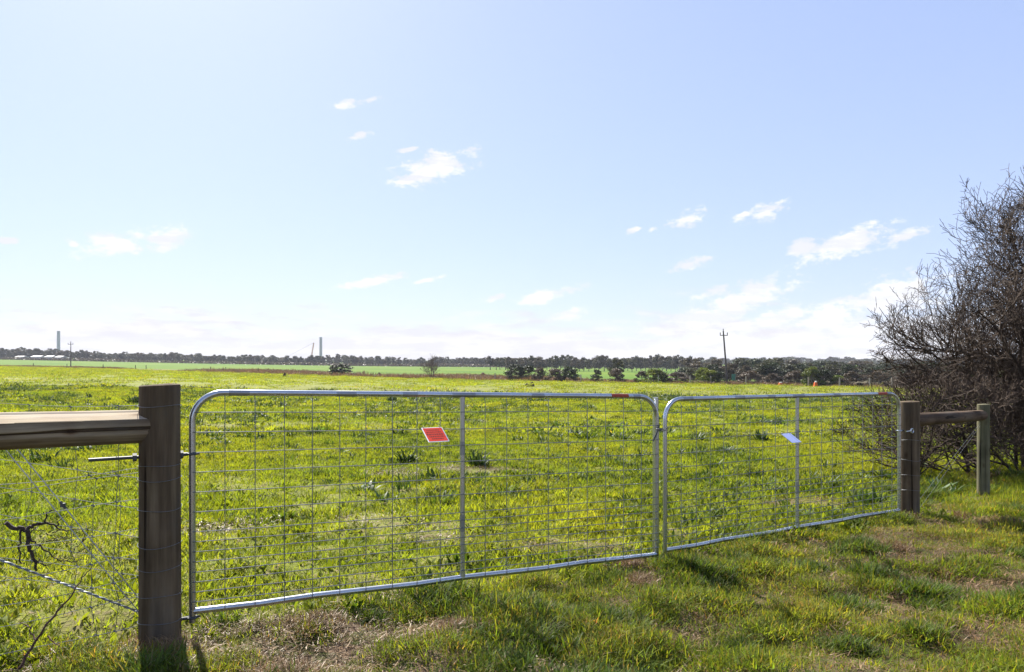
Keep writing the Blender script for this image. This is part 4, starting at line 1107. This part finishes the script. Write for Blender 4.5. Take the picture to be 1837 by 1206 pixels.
def tower(px, top, wpx, Y, label):
    p = on(px, Y); tz = ZC + (HY - top) / F * Y; r = wpx / F * Y / 2; root = thing('wind_turbine_tower', label, 'tower', p); n = 4
    for i in range(n):
        a, b = i / n, (i + 1) / n; z0 = p.z - 1 + (tz - p.z + 1) * a; z1 = p.z - 1 + (tz - p.z + 1) * b
        mb = MB(); mb.tube([(p.x, p.y, z0), (p.x, p.y, z1)], [r * (1.06 - .14 * a), r * (1.06 - .14 * b)], 32); mb.build('tower_section', M_TOWER, root, p)
        MB().tube([(p.x, p.y, z1 - .25), (p.x, p.y, z1 + .002)], r * (1.075 - .14 * b), 32).build('section_flange', M_TOWER, root, p)
tower(105, 594, 5.6, 980, 'tall pale unfinished tower column above the treeline at far left')
tower(575.5, 605, 5.2, 980, 'pale unfinished tower column beside the crane')
M_CRANE = plain('orange_crane_paint', (.50, .22, .06), .5, .2, .3)
M_CABLE = plain('grey_steel_rope', (.30, .30, .32), .6, .1, 1)
def crane():
    Y = 965; a = on(556.5, Y); b = P(563, 615, Y); root = thing('crane', 'orange lattice crane boom with stay rope beside the right tower', 'crane', a)
    boom = MB(); w = .9; n = 16
    off = [Vector((w, 0, 0)), Vector((-w, 0, 0)), Vector((0, w, 0))]
    for o in off: boom.tube([a + o, b + o * .6], .22, 5)
    for i in range(n):
        t0, t1 = i / n, (i + 1) / n; boom.tube([a.lerp(b, t0) + off[0], a.lerp(b, t1) + off[1]], .13, 4); boom.tube([a.lerp(b, t0) + off[1], a.lerp(b, t1) + off[2]], .13, 4)
    boom.build('lattice_boom', M_CRANE, root, a)
    MB().tube([b, P(500, 648, Y)], .16, 5).build('stay_rope', M_CABLE, root, a)
    cab = MB().box(a + Vector((-2, 0, 2.2)), (7, 3, 2.6)); cab.box(a + Vector((-1, 0, .6)), (8, 5, 1.4)); cab.build('crane_body', M_CRANE, root, a)
crane()
M_SHED = plain('white_shed_cladding', (.5, .5, .48), .5, .05, 1); M_ROOF = plain('pale_steel_roof', (.45, .44, .43), .5, .08, 1)
for (px, wp, top, lab) in ((33, 12, 638.5, 'small pale shed at the far left in front of the trees'), (63, 16, 638, 'long white shed second from the left by the far trees'), (86, 12, 638, 'white shed just left of the far left tower'), (104, 10, 638.5, 'white shed at the foot of the far left tower')):
    Y = 556; p = on(px, Y); w = wp / F * Y; h = ZC + (HY - top) / F * Y - p.z; root = thing('farm_shed', lab, 'shed', p, 'white sheds at the far treeline')
    MB().box(p + Vector((0, 4, h * .36)), (w, 8, h * .72)).build('wall', M_SHED, root, p)
    rf = MB(); e = .4; z0 = p.z + h * .72 + .02
    rf.v = [(p.x - w / 2 - e, p.y - e, z0), (p.x + w / 2 + e, p.y - e, z0), (p.x + w / 2 + e, p.y + 8 + e, z0), (p.x - w / 2 - e, p.y + 8 + e, z0), (p.x - w / 2 - e, p.y + 4, p.z + h), (p.x + w / 2 + e, p.y + 4, p.z + h)]
    rf.f = [(0, 1, 5, 4), (2, 3, 4, 5), (0, 4, 3), (1, 2, 5), (3, 2, 1, 0)]; rf.build('roof', M_ROOF, root, p, smooth=False)
    MB().box(p + Vector((w * .15, -.03, h * .25)), (2.6, .06, h * .5)).build('door', M_TRUNKDOOR if False else M_ROOF, root, p)
# posts of the far fence
M_FPOST = plain('pale_fence_post', (.30, .27, .23), .8, .2, 3)
M_FDARK = plain('dark_fence_post', (.07, .055, .045), .85, .3, 3)
for px, lab in ((60, 'far fence post nearest the left edge of the picture'), (120, 'far fence post just left of the slender pole'), (185, 'far fence post right of the slender pole'),
                (243, 'left post of the pair above the left gate post'), (262, 'right post of the pair above the left gate post'), (378, 'dark far fence post above the left gate corner'), (405, 'dark far fence post second above the left gate corner'),
                (463, 'far fence post at the left end of the dry strip'), (888, 'pale far fence post left of the dark scrub'), (1042, 'pale post between dark shrub and round shrub'), (1163, 'pale post at the left of the yellow green bush'),
                (1181, 'pale post in front of the yellow green bush'), (1238, 'pale post between the two yellow green bushes'), (1275, 'pale post before the larger yellow green bush'), (1338, 'pale post right of the green road sign'),
                (1450, 'white post before the vivid green bush'), (1506, 'pale post right of the very dark bush'), (1560, 'pale post between the two leafless shrubs'), (1600, 'pale post nearest the thorn bush twigs')):
    Y = fence_Y(px) - 1.5; p = on(px, Y); h = 1.35
    mb = MB().tube([p - Vector((0, 0, .4)), p + Vector((.02, 0, h * .5)), p + Vector((0, 0, h))], [.11, .10, .095], 8)
    o = mb.build('fence_post', M_FDARK if px < 600 else M_FPOST, None, p)
    tag(o, lab, 'post', 'posts of the far fence')
# green road sign seen from the side
p = on(1317, 118); root = thing('road_sign', 'green road sign on two legs right of the leaning power pole', 'sign', p)
M_GREEN = plain('green_sign_sheet', (.02, .16, .10), .4, .1, 2)
pc = P(1316, 677, 118); rz = Matrix.Rotation(R(25), 3, 'Z').to_quaternion()
MB().box(pc, (.85, .04, 1.05), rz).build('sign_panel', M_GREEN, root, p, smooth=False)
for s in (-.3, .3): MB().tube([Vector((p.x + s - .15, p.y + .05, p.z - .3)), Vector((p.x + s, p.y + .05 + s * .45, pc.z + .4))], .035, 6).build('sign_leg', M_FPOST, root, p)
# orange and white road markers
M_ORANGE = plain('orange_plastic', (.62, .13, .03), .5, .1, 4); M_WH = plain('white_plastic', (.75, .73, .70), .5, .08, 4)
def marker(px, w, h, label):
    p = on(px, fence_Y(px) - 2.5); s = p.y / F; root = thing('road_barrier', label, 'barrier', p, 'orange road markers')
    W, Hh = w * s, h * s
    mb = MB()
    for z, f in ((0, 1), (Hh * .18, 1), (Hh * .22, .8), (Hh * .9, .62), (Hh, .5)):
        for dx, dy in ((-1, -1), (1, -1), (1, 1), (-1, 1)): mb.v.append((p.x + dx * W / 2 * (f if z else 1), p.y + dy * .22 * f, p.z + z))
    for i in range(4):
        for k in range(4): k2 = (k + 1) % 4; mb.f.append((i * 4 + k, i * 4 + k2, i * 4 + 4 + k2, i * 4 + 4 + k))
    mb.f.append((16, 17, 18, 19)); mb.build('barrier_body', M_ORANGE, root, p, smooth=False)
    MB().box(p + Vector((W * .1, 0, Hh * 1.12)), (W * .42, .2, Hh * .34)).build('white_panel', M_WH, root, p, smooth=False)
marker(1400, 8, 5.5, 'left orange and white road marker at the far fence'); marker(1463, 7, 8, 'right orange and white road marker beside the vivid green bush')

# ------------------------------------------------------------------ haze
hz = MB().box((0, 1500, 40), (7000, 3400, 130)).build('haze', bpy.data.materials.new('haze_air'), None, (0, 0, 0))
hm = hz.data.materials[0]; hm.use_nodes = True; nt = hm.node_tree; nt.nodes.clear()
pv = nt.nodes.new('ShaderNodeVolumePrincipled'); pv.inputs['Color'].default_value = (.86, .90, 1.0, 1); pv.inputs['Density'].default_value = .00018; pv.inputs['Anisotropy'].default_value = 0.0
nt.links.new(pv.outputs[0], nt.nodes.new('ShaderNodeOutputMaterial').inputs['Volume'])
hz['kind'] = 'stuff'; hz['label'] = 'thin pale haze over the whole plain'; hz['category'] = 'haze'
